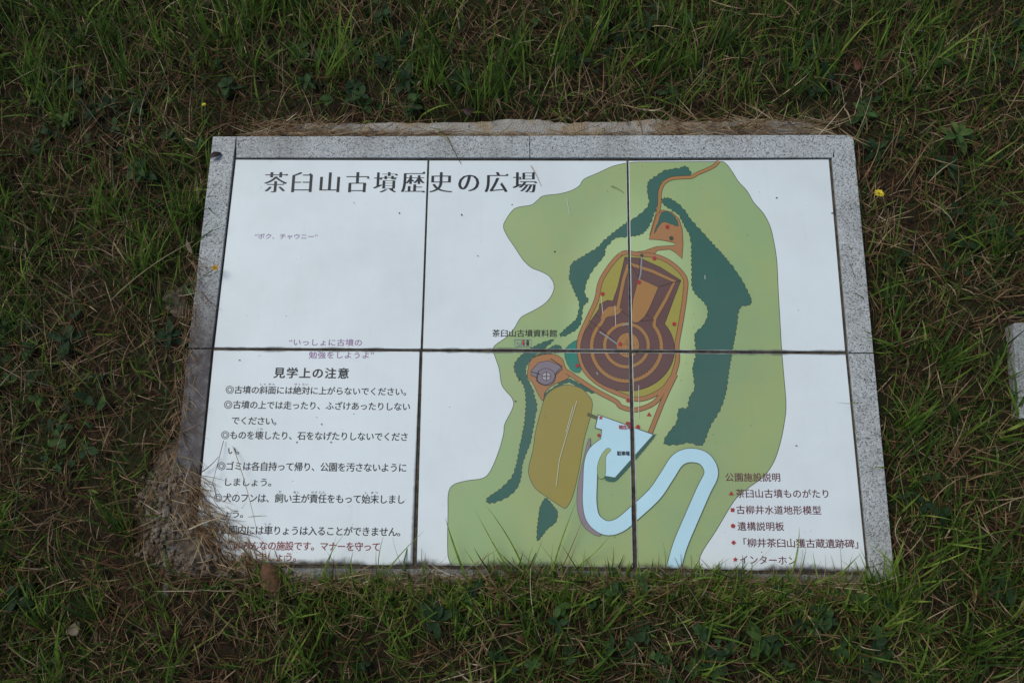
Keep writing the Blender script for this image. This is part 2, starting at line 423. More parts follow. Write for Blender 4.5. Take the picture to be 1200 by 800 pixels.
def leafy(pts, amp=1.5, step=2.3):
    """printed hedge outline: a row of little scallops"""
    p = resample(crom(pts, True, 4), step); out = []; m = len(p)
    for i in range(m):
        a, b = p[i-1], p[(i+1) % m]; dx, dy = b[0]-a[0], b[1]-a[1]; L = math.hypot(dx, dy) or 1
        k = random.uniform(0.3, 1)*amp*(0.75 if i % 2 else -0.55)
        out.append((p[i][0]-dy/L*k, p[i][1]+dx/L*k))
    return out
def Z(off, s, pts): return [(off[0]+x*s, off[1]+y*s) for x, y in pts]
R4 = lambda p: Z((480, 150), .2375, p)
R5 = lambda p: Z((740, 150), .2417, p)
R6 = lambda p: Z((560, 280), .2375, p)
R7 = lambda p: Z((560, 440), .3, p)
R8 = lambda p: Z((760, 440), .3, p)

def poly_bm(bm, pts_px, z):
    v = [Vector((*P2(*p), z)) for p in pts_px]
    tris = tessellate_polygon([v])
    bv = [bm.verts.new(p) for p in v]
    for t in tris:
        try: f = bm.faces.new([bv[i] for i in t])
        except ValueError: continue
        f.normal_update()
        if f.normal.z < 0: f.normal_flip()
def stroke_bm(bm, pts_px, wpx, z, closed=False, w2=None):
    p = [Vector(P2(*q)) for q in pts_px]; m = len(p); rows = []
    for i in range(m):
        a = p[i-1] if (i > 0 or closed) else p[i]; b = p[(i+1) % m] if (i < m-1 or closed) else p[i]
        d = (b-a); d = d.normalized() if d.length > 1e-9 else Vector((1, 0)); n = Vector((-d.y, d.x))
        ww = wpx if w2 is None else wpx+(w2-wpx)*i/(m-1)
        h = n*(ww*PXM/2)
        rows.append((bm.verts.new((p[i].x+h.x, p[i].y+h.y, z)), bm.verts.new((p[i].x-h.x, p[i].y-h.y, z))))
    for i in range(m if closed else m-1):
        a, b = rows[i], rows[(i+1) % m]
        f = bm.faces.new((a[1], b[1], b[0], a[0])); f.normal_update()
        if f.normal.z < 0: f.normal_flip()
LAYER = [0]
def layer_z(): 
    LAYER[0] += 1
    return TZ+0.00005*LAYER[0]
def emit(name, bm, mat):
    """cut one printed layer along the tile joints, one piece per tile"""
    for t, pl in zip(tiles, tile_planes):
        b2 = bm.copy()
        for co, no in pl:
            bmesh.ops.bisect_plane(b2, geom=b2.verts[:]+b2.edges[:]+b2.faces[:], plane_co=co, plane_no=no, clear_outer=True, dist=1e-7)
        if len(b2.faces): from_bm(name, b2, mat, t)
        else: b2.free()
    bm.free()
def area(name, polys, mat, line=None, lw=0.7, lmat='outline'):
    z = layer_z(); bm = bmesh.new()
    for i, p in enumerate(polys): poly_bm(bm, p, z+0.000004*i)
    emit(name, bm, M[mat])
    if line:
        z = layer_z(); bm = bmesh.new()
        for p in polys: stroke_bm(bm, p, lw, z, True)
        emit('outline', bm, M[lmat])
def strokes(name, lines, w, mat, edge=None, ew=0.8):
    if edge:
        z = layer_z(); bm = bmesh.new()
        for i, l in enumerate(lines): stroke_bm(bm, l, w+2*ew, z+i*0.000004)
        emit('path_edge', bm, M[edge])
    z = layer_z(); bm = bmesh.new()
    for i, l in enumerate(lines): stroke_bm(bm, l, w, z+i*0.000004)
    emit(name, bm, M[mat])

ground_px = crom([(735, 191)]+R4([(1000, 190), (930, 222), (862, 252), (838, 285), (800, 308), (740, 325), (660, 335), (628, 360), (600, 380), (540, 390), (510, 405), (480, 445), (463, 485), (480, 530), (520, 590), (560, 650), (600, 688)])
    +R6([(310, 160), (350, 182), (375, 222), (370, 265), (340, 310), (290, 345), (222, 380), (200, 405), (180, 440), (140, 485), (90, 520), (75, 545), (85, 580), (105, 640), (117, 715)])
    +R7([(112, 62), (132, 85), (140, 110), (130, 140), (105, 190), (100, 230), (80, 300), (50, 370), (20, 400)])+[(547, 563), (531, 568), (525.5, 578), (525, 600), (524.5, 640), (526, 655), (531, 664)], False, 4)
ground_px += [(560, 668), (700, 670), (822, 672)]
ground_px += crom(R8([(200, 740), (200, 710), (220, 670), (260, 610), (290, 560), (320, 510), (350, 470), (400, 430), (450, 393), (490, 335), (515, 260), (531, 180), (537, 110)])+[(918.5, 440), (916, 410), (914, 375), (912, 340)]
    +R5([(705, 650), (692, 560), (673, 480), (640, 415), (592, 360), (560, 305), (520, 262), (490, 215), (465, 180), (444, 163)]), False, 4)
ground_px += [(800, 189.7), (745, 190)]
area('map_ground', [ground_px], 'map_green', True, 0.8)

bandA = R5([(290, 225), (265, 187), (230, 196), (160, 208), (110, 240), (80, 265), (78, 310), (85, 370), (40, 420)])+R4([(1075, 465), (1040, 490), (1000, 520), (960, 555), (925, 590), (870, 625), (800, 670), (790, 720)]) \
    + R6([(450, 190), (465, 230), (480, 270), (500, 310), (495, 370), (480, 400), (405, 470), (430, 476), (500, 430), (520, 330), (545, 305), (525, 260), (545, 190), (585, 130), (625, 80), (630, 45), (672, 0)]) \
    + R4([(1030, 540), (1100, 533)])+R5([(45, 515), (75, 490), (90, 465), (115, 400), (132, 350), (135, 280), (170, 248), (215, 240), (250, 236)])
bandB = R5([(150, 345), (175, 338), (210, 355), (260, 400), (285, 440), (330, 490), (380, 545), (440, 610), (490, 670), (530, 730), (562, 786)])+[(880, 350), (879, 357), (867, 361), (863, 385), (858, 412)] \
    + R8([(312, 0), (305, 50), (290, 110), (265, 160), (240, 200), (210, 270), (160, 262), (110, 270), (60, 265), (80, 220), (110, 180), (118, 130), (150, 125), (160, 85), (180, 50), (175, 0)]) \
    + R6([(1060, 640), (1075, 560), (1070, 470), (1110, 430), (1135, 370), (1120, 320), (1060, 250), (1055, 150)])+R5([(290, 600), (285, 530), (265, 490), (230, 425), (190, 395), (152, 368)])
bandC = R6([(370, 495), (310, 515), (270, 535), (240, 550), (190, 600), (180, 640), (205, 700)])+R7([(165, 10), (185, 60), (187, 130), (180, 200), (165, 270), (150, 350), (130, 400), (90, 440), (35, 480), (45, 497), (90, 485), (140, 455), (165, 410), (175, 340), (205, 260), (220, 180), (230, 120), (215, 60)]) \
    + R6([(275, 750), (245, 690), (235, 640), (250, 610), (285, 570), (320, 545), (365, 507)])
treeD = R7([(262, 478), (280, 490), (300, 515), (311, 530), (305, 570), (270, 600), (235, 645), (230, 620), (236, 560), (243, 515)])
treeE = R6([(280, 577), (340, 548), (375, 525), (405, 526), (413, 548), (370, 563), (320, 568)])
treeF = R7([(688, 232), (684, 246), (610, 335), (545, 405), (520, 414), (498, 408), (497, 392), (532, 396), (600, 318)])
treeG = R6([(325, 795), (332, 762), (380, 728), (440, 690), (500, 712), (572, 752), (560, 760), (500, 735), (450, 708), (400, 730), (350, 765), (338, 790)])
area('map_trees', [leafy(p) for p in (bandA, bandB, bandC)]+[leafy(p, 1.2, 2.2) for p in (treeD, treeE, treeG)], 'tree', True, 0.6, 'dkgreen')
# field, pond, building plaza
area('map_field', [crom(R7([(265, 80), (300, 50), (345, 36), (400, 48), (430, 75), (447, 105), (440, 160), (415, 250), (395, 370), (370, 470), (345, 515), (325, 510), (280, 480), (225, 440), (200, 390), (200, 350), (215, 290), (225, 220), (245, 140)]))], 'field', True)
strokes('map_bridge', [R7([(428, 150), (466, 166)])], 4.2, 'bridge')
area('map_pond', [leafy(R6([(505, 495), (460, 515), (430, 550), (435, 600), (465, 650), (505, 655), (512, 600), (508, 540)]), 0.5)], 'teal', True)
# paths
path_lines = [crom(R5([(424, 160), (400, 185), (360, 205), (320, 222), (290, 238), (240, 241), (190, 247), (155, 270), (138, 310), (135, 370), (125, 420), (110, 470), (96, 525)]), False),
              crom(R6([(440, 655), (500, 695), (590, 752), (680, 800)])+R7([(560, 122), (620, 133), (690, 105), (730, 50), (762, 0)]), False),
              R7([(772, -5), (745, 50), (718, 110), (672, 226)]),
              crom(R6([(985, 600), (960, 680), (930, 740)]), False)]
strokes('map_path', path_lines[:1], 3.6, 'tan', 'dk_outline', 0.6)
area('map_plaza', [R5([(85, 540), (96, 505), (120, 425), (148, 397), (195, 408), (230, 440), (246, 490), (250, 560), (245, 635), (212, 603), (185, 588), (125, 594), (110, 612), (40, 616), (0, 620), (0, 604), (60, 596), (120, 575), (205, 570), (216, 560), (180, 550), (130, 542)]),
                   crom(R6([(248, 640), (260, 600), (300, 575), (370, 568), (415, 590), (430, 630), (452, 662), (440, 690), (370, 720), (332, 755), (322, 797), (300, 770), (270, 710), (245, 680)]))], 'orange', True, 0.6, 'dk_outline')
area('map_trees', [leafy(R5([(115, 490), (130, 455), (145, 412), (175, 406), (210, 430), (227, 475), (190, 466), (155, 456), (130, 480), (112, 512)]), 0.6, 2.2)], 'tree', True, 0.5, 'dkgreen')
# ring path round the burial mound
ring = crom(R6([(705, 76), (790, 76), (880, 86), (955, 122), (1020, 190), (1022, 270), (1000, 420), (982, 520), (984, 600), (955, 690), (900, 750), (800, 790), (700, 765), (600, 715), (530, 650), (502, 570), (503, 490), (540, 400), (585, 300), (612, 195)]), True, 4)
area('mound_moat', [ring], 'olive')
strokes('map_path', path_lines[1:]+[ring+ring[:1]], 4.5, 'orange', 'dk_outline', 0.6)
def arc(cx, cy, rx, ry, a0, a1, n=40): return [(cx+rx*math.cos(R(a0+(a1-a0)*i/n)), cy+ry*math.sin(R(a0+(a1-a0)*i/n))) for i in range(n+1)]
keyhole = R6([(725, 90), (800, 95), (900, 140), (1002, 205), (965, 300), (930, 395)]+arc(738, 545, 232, 205, -38, 205, 40)+[(560, 400), (598, 345), (600, 322), (640, 302), (667, 306), (692, 230)])
area('mound_slope', [keyhole], 'brown', True, 0.7, 'dk_outline')
t1 = R6([(742, 130), (755, 126), (860, 160), (970, 210), (925, 300), (872, 392)]+arc(733, 532, 172, 168, -38, 224, 44)+[(625, 385), (690, 345), (720, 200)])
z = layer_z(); bm = bmesh.new(); stroke_bm(bm, t1, 5.2, z, True); emit('terrace_edge', bm, M['dk_outline'])
z = layer_z(); bm = bmesh.new(); stroke_bm(bm, t1, 4.2, z, True); emit('mound_terrace', bm, M['tan'])
area('mound_terrace', [R6([(605, 395), (615, 360), (645, 335), (690, 332), (712, 352), (690, 372), (640, 385)])], 'tan')
t2 = R6(arc(733, 525, 107, 105, 0, 360, 48)[:-1])
z = layer_z(); bm = bmesh.new(); stroke_bm(bm, t2, 5.0, z, True); emit('terrace_edge', bm, M['dk_outline'])
z = layer_z(); bm = bmesh.new(); stroke_bm(bm, t2, 4.0, z, True); emit('mound_terrace', bm, M['tan'])
area('mound_summit', [R6(arc(740, 524, 57, 62, 0, 360, 30)[:-1]), R6([(792, 196), (838, 214), (890, 240), (845, 345), (822, 385), (790, 412), (762, 412), (757, 380), (765, 300)])], 'tan', True, 0.5, 'dk_outline')
# terrace pegs, ramps and stairs
pegs = []
for i in range(0, len(t1), 1): pegs.append(t1[i])
z = layer_z(); bm = bmesh.new()
for l in (resample(t1, 2.4), resample(t2, 2.2)):
    for i in range(len(l)):
        a, b = l[i-1], l[(i+1) % len(l)]; d = math.dist(a, b) or 1; nxp, nyp = -(b[1]-a[1])/d, (b[0]-a[0])/d
        s = 1 if l is None else 1.3
        stroke_bm(bm, [(l[i][0]+nxp*s, l[i][1]+nyp*s), (l[i][0]+nxp*(s+0.8), l[i][1]+nyp*(s+0.8))], 0.8, z)
for _ in range(55):
    a = random.uniform(0, 6.28); r = math.sqrt(random.random())*50
    q = R6([(740+r*math.cos(a), 524+r*1.05*math.sin(a))])[0]; stroke_bm(bm, [q, (q[0]+0.8, q[1])], 0.8, z)
emit('peg_marks', bm, M['dk_outline'])
strokes('slope_lines', [R6(l) for l in ([(725, 92), (760, 130), (790, 192)], [(1000, 205), (892, 236)], [(700, 350), (750, 385)], [(830, 375), (870, 400), (800, 405)], [(548, 402), (600, 440), (690, 515)], [(800, 95), (792, 200)], [(545, 430), (560, 445)], [(580, 372), (600, 390)])], 0.7, 'dk_outline')
strokes('stairs', [R6([(808, 90), (803, 175), (795, 200)]), R6([(600, 458), (655, 495), (690, 520)]), R6([(712, 428), (760, 412)])], 1.7, 'ring')
# museum
area('map_building', [R6([(262, 650), (300, 610), (350, 600), (400, 622), (416, 640), (385, 668), (370, 702), (335, 720), (300, 710), (285, 680), (262, 672)]), R6(arc(336, 680, 46, 42, 0, 360, 26)[:-1])], 'grey', True, 0.6, 'ink_soft')
area('map_building', [R6(arc(338, 678, 22, 20, 0, 360, 20)[:-1])], 'pale_grey', True, 0.6, 'ink_soft')
strokes('building_lines', [R6([(358, 590), (415, 628), (378, 668)]), R6([(262, 655), (310, 668)]), R6([(338, 655), (338, 700)]), R6([(315, 678), (360, 678)]), R6([(300, 650), (290, 700), (320, 718)])], 0.9, 'ink_soft')
# retaining wall, road, parking
area('map_wall', [crom(R7([(430, 255), (440, 258), (428, 350), (418, 460), (420, 540), (445, 590), (480, 620), (460, 622), (415, 590), (390, 530), (388, 450), (402, 370)]))], 'lilac', True, 0.5)
road = crom(R7([(497, 268), (458, 300), (442, 345), (438, 420), (437, 500), (452, 560), (500, 594), (555, 582), (615, 532), (690, 462), (738, 392), (780, 330), (830, 311), (885, 326), (911, 380), (880, 450), (832, 560), (790, 660), (768, 738), (764, 752)]), False, 5)
area('map_trees', [leafy(treeF, 0.6, 2.2)], 'tree')
z = layer_z(); bm = bmesh.new(); stroke_bm(bm, road, 16.4, z)
poly_bm(bm, R7([(468, 151), (689, 229), (536, 400), (494, 394), (494, 318), (478, 262), (482, 213), (456, 205)]), z+0.00003); emit('road_edge', bm, M['outline'])
z = layer_z(); bm = bmesh.new(); stroke_bm(bm, road, 15.0, z)
poly_bm(bm, R7([(471, 155), (683, 231), (535, 397), (498, 391), (498, 318), (480, 262), (485, 210), (460, 203)]), z+0.00003); emit('map_road', bm, M['road'])
area('map_island', [crom(R7([(497, 392), (472, 400), (466, 360), (478, 318), (500, 287), (514, 284), (518, 293), (500, 318)]), True, 4)], 'map_green', True, 0.5)
# marks
def disc(c, r, n=14): return [(c[0]+r*math.cos(2*math.pi*i/n), c[1]+r*math.sin(2*math.pi*i/n)) for i in range(n)]
def star(c, r): return [(c[0]+(r if i % 2 == 0 else r*0.42)*math.sin(math.pi*i/5), c[1]-(r if i % 2 == 0 else r*0.42)*math.cos(math.pi*i/5)) for i in range(10)]
def sq(c, r, ry=None): ry = ry or r; return [(c[0]-r, c[1]-ry), (c[0]+r, c[1]-ry), (c[0]+r, c[1]+ry), (c[0]-r, c[1]+ry)]
def tri(c, r): return [(c[0], c[1]-r), (c[0]+r*1.1, c[1]+r*0.8), (c[0]-r*1.1, c[1]+r*0.8)]
def dia(c, r): return [(c[0], c[1]-r), (c[0]+r, c[1]), (c[0], c[1]+r), (c[0]-r, c[1])]
marks = [disc(p, 2.3) for p in R6([(615, 272), (795, 215), (870, 97), (968, 420), (702, 520), (490, 625), (740, 796)])]
marks += [sq(R5([(173, 480)])[0], 2), disc(R7([(625, 200)])[0], 2.4), sq(R7([(586, 186)])[0], 2.6, 1.6), tri(R7([(668, 151)])[0], 2.6), dia(R7([(472, 233)])[0], 2.4), star(R7([(480, 165)])[0], 3.2)]
marks += [tri(R8([(322, 459)])[0], 2.6), sq(R8([(327, 524)])[0], 2.1), disc(R8([(329, 586)])[0], 2.5), dia(R8([(331, 651)])[0], 2.8), star(R8([(338, 717)])[0], 3.4)]
area('map_marks', marks, 'red')
area('tree_marks', [disc(R6([(808, 82)])[0], 1.9), disc(R5([(192, 535)])[0], 2.4)], 'dkgreen')
# facility pictograms under the museum's name
strokes('pictograms', [R6([(180, 496), (262, 496), (262, 531), (180, 531), (180, 496)]), R6([(212, 496), (212, 531)]), R6([(236, 496), (236, 531)])], 0.7, 'icon')
strokes('pictograms', [R6([(190, 504), (196, 513), (206, 514), (210, 522)]), R6(arc(199, 518, 8, 8, 20, 250, 14))], 0.9, 'icon')
area('pictograms', [disc(R6([(224, 503)])[0], 1.0), R6([(218, 509), (230, 509), (227, 527), (221, 527)])], 'red')
area('pictograms', [disc(R6([(246, 503)])[0], 1.0), R6([(240, 509), (252, 509), (249, 527), (243, 527)])], 'ink')
# scratches
strokes('scratches', [R7([(386, 100), (350, 220), (318, 330), (306, 430)]), R7([(372, 120), (345, 220)]), R7([(628, 38), (628, 165)]), R6([(676, 330), (680, 430)]), R6([(608, 285), (616, 370)]), R4([(775, 350), (790, 430)]), R5([(355, 715), (356, 735)]), R6([(585, 658), (592, 670)])], 0.55, 'scratch')

# --- lettering ------------------------------------------------------
FONT_H = {}
def text_mesh(jobs):
    """jobs: (string, (xl,yl), (xr,yr), height_px, material, embolden, tile, name)"""
    objs = []
    for j in jobs:
        cu = bpy.data.curves.new('lettering', 'FONT'); cu.body = j[0]; cu.size = 1; cu.offset = min(j[5], 0); cu.resolution_u = 3
        if len(j[0]) > 1:
            em = math.dist(P2(*j[1]), P2(*j[2]))/(j[3]*PXM/0.92)          # ems the line has to fill
            cu.space_character = max(0.8, min(2.5, (em-0.88)/(len(j[0])-1)))
        o = bpy.data.objects.new('lettering', cu); COL.objects.link(o); objs.append(o)
    dg = bpy.context.evaluated_depsgraph_get(); dg.update()
    out = []
    for o, j in zip(objs, jobs):
        me = bpy.data.meshes.new_from_object(o.evaluated_get(dg)); out.append(me)
    for o in objs:
        c = o.data; bpy.data.objects.remove(o); bpy.data.curves.remove(c)
    return out
INK = 0.00035
jobs = [
 ('“ボク、チャウニー”', (299, 277), (372, 277.5), 7.2, 'purple_ink', 0.012, 0, 'caption_lettering'),
 ('“いっしょに古墳の', (339, 401), (424, 401.5), 8.5, 'purple_ink', 0.012, 0, 'caption_lettering'),
 ('勉強をしようよ”', (362, 416), (438, 416), 8.5, 'purple_ink', 0.012, 3, 'caption_lettering'),
 ('見学上の注意', (321, 436.8), (408.6, 437.6), 12.4, 'ink', 0.05, 3, 'heading_lettering'),
 ('◎古墳の斜面には絶対に上がらないでください。', (265, 456.5), (476, 459), 9.2, 'ink', 0.026, 3, 'rule_lettering'),
 ('◎古墳の上では走ったり、ふざけあったりしない', (263, 474), (480.4, 476.5), 9.4, 'ink', 0.026, 3, 'rule_lettering'),
 ('でください。', (271.6, 492.5), (324, 493.5), 9.2, 'ink', 0.026, 3, 'rule_lettering'),
 ('◎ものを壊したり、石をなげたりしないでくださ', (259.5, 509.5), (477.5, 511.8), 9.6, 'ink', 0.026, 3, 'rule_lettering'),
 ('い。', (267.5, 528), (280.5, 528), 8.6, 'ink', 0.026, 3, 'rule_lettering'),
 ('◎ゴミは各自持って帰り、公園を汚さないように', (255, 545.8), (476, 548), 9.8, 'ink', 0.026, 3, 'rule_lettering'),
 ('しましょう。', (264, 564.5), (318, 565), 9.2, 'ink', 0.026, 3, 'rule_lettering'),
 ('◎犬のフンは、飼い主が責任をもって始末しまし', (251, 583), (474, 585), 9.8, 'ink', 0.026, 3, 'rule_lettering'),
 ('ょう。', (262.6, 602), (285, 602), 8.6, 'ink', 0.026, 3, 'rule_lettering'),
 ('◎公園内には車りょうは入ることができません。', (247.5, 620.5), (469, 623), 9.8, 'ink', 0.026, 3, 'rule_lettering'),
 ('ここはみんなの施設です。マナーを守って', (254.7, 638.5), (445, 640.5), 9.6, 'red_ink', 0.036, 3, 'notice_lettering'),
 ('使いましょう。', (281, 652), (347, 652.5), 9.4, 'red_ink', 0.036, 3, 'notice_lettering'),
 ('しゃ めん', (305, 450), (322.5, 450), 2.6, 'ink_soft', 0.01, 3, 'reading_lettering'),
 ('ぜっ たい', (345, 450.2), (361, 450.2), 2.6, 'ink_soft', 0.01, 3, 'reading_lettering'),
 ('こわ', (301.5, 502.5), (308, 502.5), 2.6, 'ink_soft', 0.01, 3, 'reading_lettering'),
 ('か', (326.5, 576), (330, 576), 2.8, 'ink_soft', 0.01, 3, 'reading_lettering'),
 ('ぬし', (344, 576.3), (351, 576.3), 2.8, 'ink_soft', 0.01, 3, 'reading_lettering'),
 ('せき にん', (364.5, 576.5), (381, 576.5), 2.8, 'ink_soft', 0.01, 3, 'reading_lettering'),
 ('し まつ', (428, 577), (443, 577), 2.8, 'ink_soft', 0.01, 3, 'reading_lettering'),
 ('しゃ', (310.5, 613.5), (317.5, 613.5), 2.8, 'ink_soft', 0.01, 3, 'reading_lettering'),
 ('公園施設説明', (850, 559), (914, 559.2), 9.3, 'legend_ink', 0.024, 5, 'legend_lettering'),
 ('茶臼山古墳ものがたり', (862.3, 578), (970.6, 578.4), 9.3, 'legend_ink', 0.024, 5, 'legend_lettering'),
 ('古柳井水道地形模型', (863, 597), (962, 597.8), 9.3, 'legend_ink', 0.024, 5, 'legend_lettering'),
 ('遺構説明板', (864.2, 616.4), (918.7, 616.6), 9.3, 'legend_ink', 0.024, 5, 'legend_lettering'),
 ('「柳井茶臼山獲古蔵遺跡碑」', (871.5, 635.6), (1005.4, 637), 9.3, 'legend_ink', 0.024, 5, 'legend_lettering'),
 ('インターホン', (867.2, 655.4), (933, 656.6), 9.3, 'legend_ink', 0.024, 5, 'legend_lettering'),
 ('茶臼山古墳資料館', (577, 390.5), (652.6, 390.7), 8.8, 'ink', 0.012, 1, 'museum_lettering'),
 ('駐車場', (723, 531), (737.5, 531.3), 4.8, 'ink_soft', 0.05, 4, 'parking_lettering'),
 ('現在地', (724.8, 500.6), (739.5, 500.8), 4.8, 'red', 0.05, 4, 'location_lettering'),
]
TITLE = [('茶', 323.1), ('臼', 354.0), ('山', 386.5), ('古', 418.8), ('墳', 451.4), ('歴', 484.0), ('史', 516.8), ('の', 549.3), ('広', 581.6), ('場', 614.7)]
tj = [(ch, (xc-13.6, 213.6), (xc+13.6, 213.6), 26, 'ink', -0.0175, 0 if xc < 500 else 1, 'title_lettering') for ch, xc in TITLE]
# the double-ring bullets of the rules are thin grey circles
rings = []
for k, j in enumerate(jobs):
    if j[0].startswith('◎'):
        n = len(j[0]); adv = (j[2][0]-j[1][0])/n
        c = (j[1][0]+adv*0.45, j[1][1])
        rings += [disc(c, 4.3, 22), disc(c, 2.4, 18)]
        jobs[k] = (j[0][1:], (j[1][0]+adv*1.04, j[1][1]+0.1))+j[2:]
bm = bmesh.new()
for c in rings: stroke_bm(bm, c, 0.95, TZ+INK, True)
emit('bullet_rings', bm, M['ring_ink'])
meshes = text_mesh(jobs+tj)
groups = {}
def add_faces(key, V, F): groups.setdefault(key, []).append((V, F))
def mesh_arrays(me):
    n = len(me.vertices); V = np.zeros(n*3); me.vertices.foreach_get('co', V); V = V.reshape(-1, 3)
    me.calc_loop_triangles(); m = len(me.loop_triangles); F = np.zeros(m*3, dtype=np.int32); me.loop_triangles.foreach_get('vertices', F)
    return V, F.reshape(-1, 3)
for k, j in enumerate(jobs):
    V, F = mesh_arrays(meshes[k])
    if not len(V): continue
    x0, x1 = V[:, 0].min(), V[:, 0].max()
    a = np.array(P2(*j[1])); b = np.array(P2(*j[2])); L = np.linalg.norm(b-a); ux = (b-a)/L; uy = np.array((-ux[1], ux[0]))
    sx = L/(x1-x0); sy = j[3]*PXM/0.92
    yc = 0.36                                            # middle of an em box of this typeface
    X = (V[:, 0]-x0)*sx; Y = (V[:, 1]-yc)*sy
    e = max(j[5], 0.004)*0.55*sy
    for q, (ex, ey) in enumerate(((-e, 0), (e, 0), (0, -e*.7), (0, e*.7))):
        W = np.zeros_like(V); W[:, :2] = a+(X+ex)[:, None]*ux+(Y+ey)[:, None]*uy; W[:, 2] = TZ+(0.0034 if j[6] == 4 else 0.0008 if j[6] == 1 else INK)+q*0.000008
        add_faces((j[6], j[7], j[4], k), W, F)
# brush-serif title: thin strokes widened sideways, with small wedges where flat strokes end
WEDGE = {'茶': [(.97, .80), (.90, .43)], '臼': [(.86, .83)], '山': [], '古': [(.97, .66), (.86, .38)], '墳': [(.99, .80), (.93, .62), (.36, .62)],
         '歴': [(.97, .90), (.99, .055)], '史': [(.88, .72)], 'の': [], '広': [(.97, .80)], '場': [(.99, .46), (.36, .62), (.9, .88)]}
for k, j in enumerate(tj):
    V, F = mesh_arrays(meshes[len(jobs)+k])
    xc = (j[1][0]+j[2][0])/2; c = np.array(P2(xc, 213.6))
    s = 30.3*PXM
    cx = (V[:, 0].min()+V[:, 0].max())/2 if j[0] != 'の' else (V[:, 0].min()+V[:, 0].max())/2
    for i in range(9):
        d = (i-4)/4*0.036
        W = np.zeros_like(V); W[:, 0] = c[0]+(V[:, 0]-cx+d)*s*1.0; W[:, 1] = c[1]+(V[:, 1]-0.38)*s; W[:, 2] = TZ+INK+i*0.00002
        add_faces((j[6], j[7], j[4], 99), W, F)
    for (wx, wy) in WEDGE[j[0]]:
        p = c+np.array(((wx-0.5)*s, (wy-0.5)*s))
        q = np.array([[p[0]-0.11*s, p[1], 0], [p[0]+0.03*s, p[1]-0.006*s, 0], [p[0]-0.03*s, p[1]+0.075*s, 0]]); q[:, 2] = TZ+INK+0.0003
        add_faces((j[6], j[7], j[4], 99), q, np.array([[0, 1, 2]]))
for (t, nm, mt, _k), parts in groups.items():
    Vs, Fs, o = [], [], 0
    for V, F in parts: Vs.append(V); Fs.append(F+o); o += len(V)
    from_np(nm, np.concatenate(Vs), np.concatenate(Fs), M[mt], tiles[t], smooth=False)

# ------------------------------------------------------------------ concrete footing and neighbour stone
def slab_from_outline(name, pts, z0, ztop, amp, mat, res=0.008):
    """rough flat-topped lump: grid clipped to an outline, top roughened, edges sloping"""
    P = np.array(pts); x0, y0 = P.min(0); x1, y1 = P.max(0)
    xs = np.arange(x0-res, x1+2*res, res); ys = np.arange(y0-res, y1+2*res, res)
    X, Y = np.meshgrid(xs, ys, indexing='ij')
    ins = np.zeros(X.shape, bool); dist = np.full(X.shape, 9.0); n = len(P)
    for i in range(n):
        a, b = P[i], P[(i+1) % n]
        cond = (a[1] > Y) != (b[1] > Y)
        ins ^= cond & (X < (b[0]-a[0])*(Y-a[1])/(b[1]-a[1]+1e-12)+a[0])
        ab = b-a; t = np.clip(((X-a[0])*ab[0]+(Y-a[1])*ab[1])/(ab@ab), 0, 1)
        dist = np.minimum(dist, np.hypot(X-a[0]-t*ab[0], Y-a[1]-t*ab[1]))
    sd_ = np.where(ins, dist, -dist)+0.008*(fbm(X, Y, 40, 3, 4)-0.45)
    Zv = z0+(ztop-z0)*sstep(-0.004, 0.012, sd_)+amp*(fbm(X, Y, 45, 4, 6)-0.45)*sstep(-0.004, 0.01, sd_)
    nx, ny = X.shape; idx = np.arange(nx*ny).reshape(nx, ny)
    F = np.stack([idx[:-1, :-1], idx[1:, :-1], idx[1:, 1:], idx[:-1, 1:]], -1).reshape(-1, 4)
    keep = (sd_.ravel() > -0.008)[F].any(1)
    F = F[keep]; u, inv = np.unique(F, return_inverse=True)
    V = np.stack([X, Y, Zv], -1).reshape(-1, 3)[u]
    return from_np(name, V, inv.reshape(-1, 4), mat)
ft = slab_from_outline('concrete_footing', [P2(x, y, 0.0) for x, y in [(285, 164), (300, 152), (335, 148), (360, 141), (420, 143), (470, 139.5), (520, 141), (580, 138), (640, 137), (668, 142), (672, 139), (700, 140), (760, 137), (830, 139), (900, 136), (948, 140), (968, 150), (975, 164)]], -0.05, 0.007, 0.014, M['concrete'])
tag(ft, 'sandy concrete strip along the top edge of the granite frame', 'footing')
fl = slab_from_outline('concrete_footing', [P2(x, y, 0.0) for x, y in [(228, 335), (212, 333), (196, 338), (186, 350), (190, 366), (203, 376), (222, 378)]], -0.05, 0.012, 0.02, M['soil'])
tag(fl, 'crumbled grey footing lump in the grass beside the left frame stones', 'footing')
ks = from_bm('granite_slab', prism([P2(1187, 380, 0.03), P2(1190, 378, 0.03), P2(1290, 377, 0.03), P2(1302, 490, 0.03), P2(1195, 490, 0.03)], -0.09, 0.03, 0.003), M["granite_mid"])
tag(ks, 'corner of a second grey granite slab at the right side of the photo', 'stone slab')

# ------------------------------------------------------------------ soil heap
heap_o = empty('soil_heap', (mc.x, mc.y, 0.0))
tag(heap_o, 'crumbly grey brown soil heap spilling over the lower left sign corner', 'soil heap')
xs = np.arange(mc.x-0.24, mc.x+0.29, 0.0035); ys = np.arange(mc.y-0.30, mc.y+0.24, 0.0035)
HX, HY = np.meshgrid(xs, ys, indexing='ij')
def base_h(x, y):
    """turf, or the sign's surface where the sign lies"""
    s = (y > Y_OB+0.03) & (x > X_OL+(y-px(228, 340).y)*0.11-0.0)
    left = np.interp(y, [px(190, 699).y, px(249.5, 160).y], [px(190, 699).x, px(249.5, 160).x])
    on = (x > left) & (y > Y_OB)
    return np.where(on, TZ+0.003, turf_h(x, y))
def spill(x, y):
    """where soil lies: signed amount"""
    hh = heap(x, y)
    rough = 0.055*(fbm(x, y, 24, 5, 2.0)-0.47)
    return hh+rough*sstep(0.006, 0.03, hh)
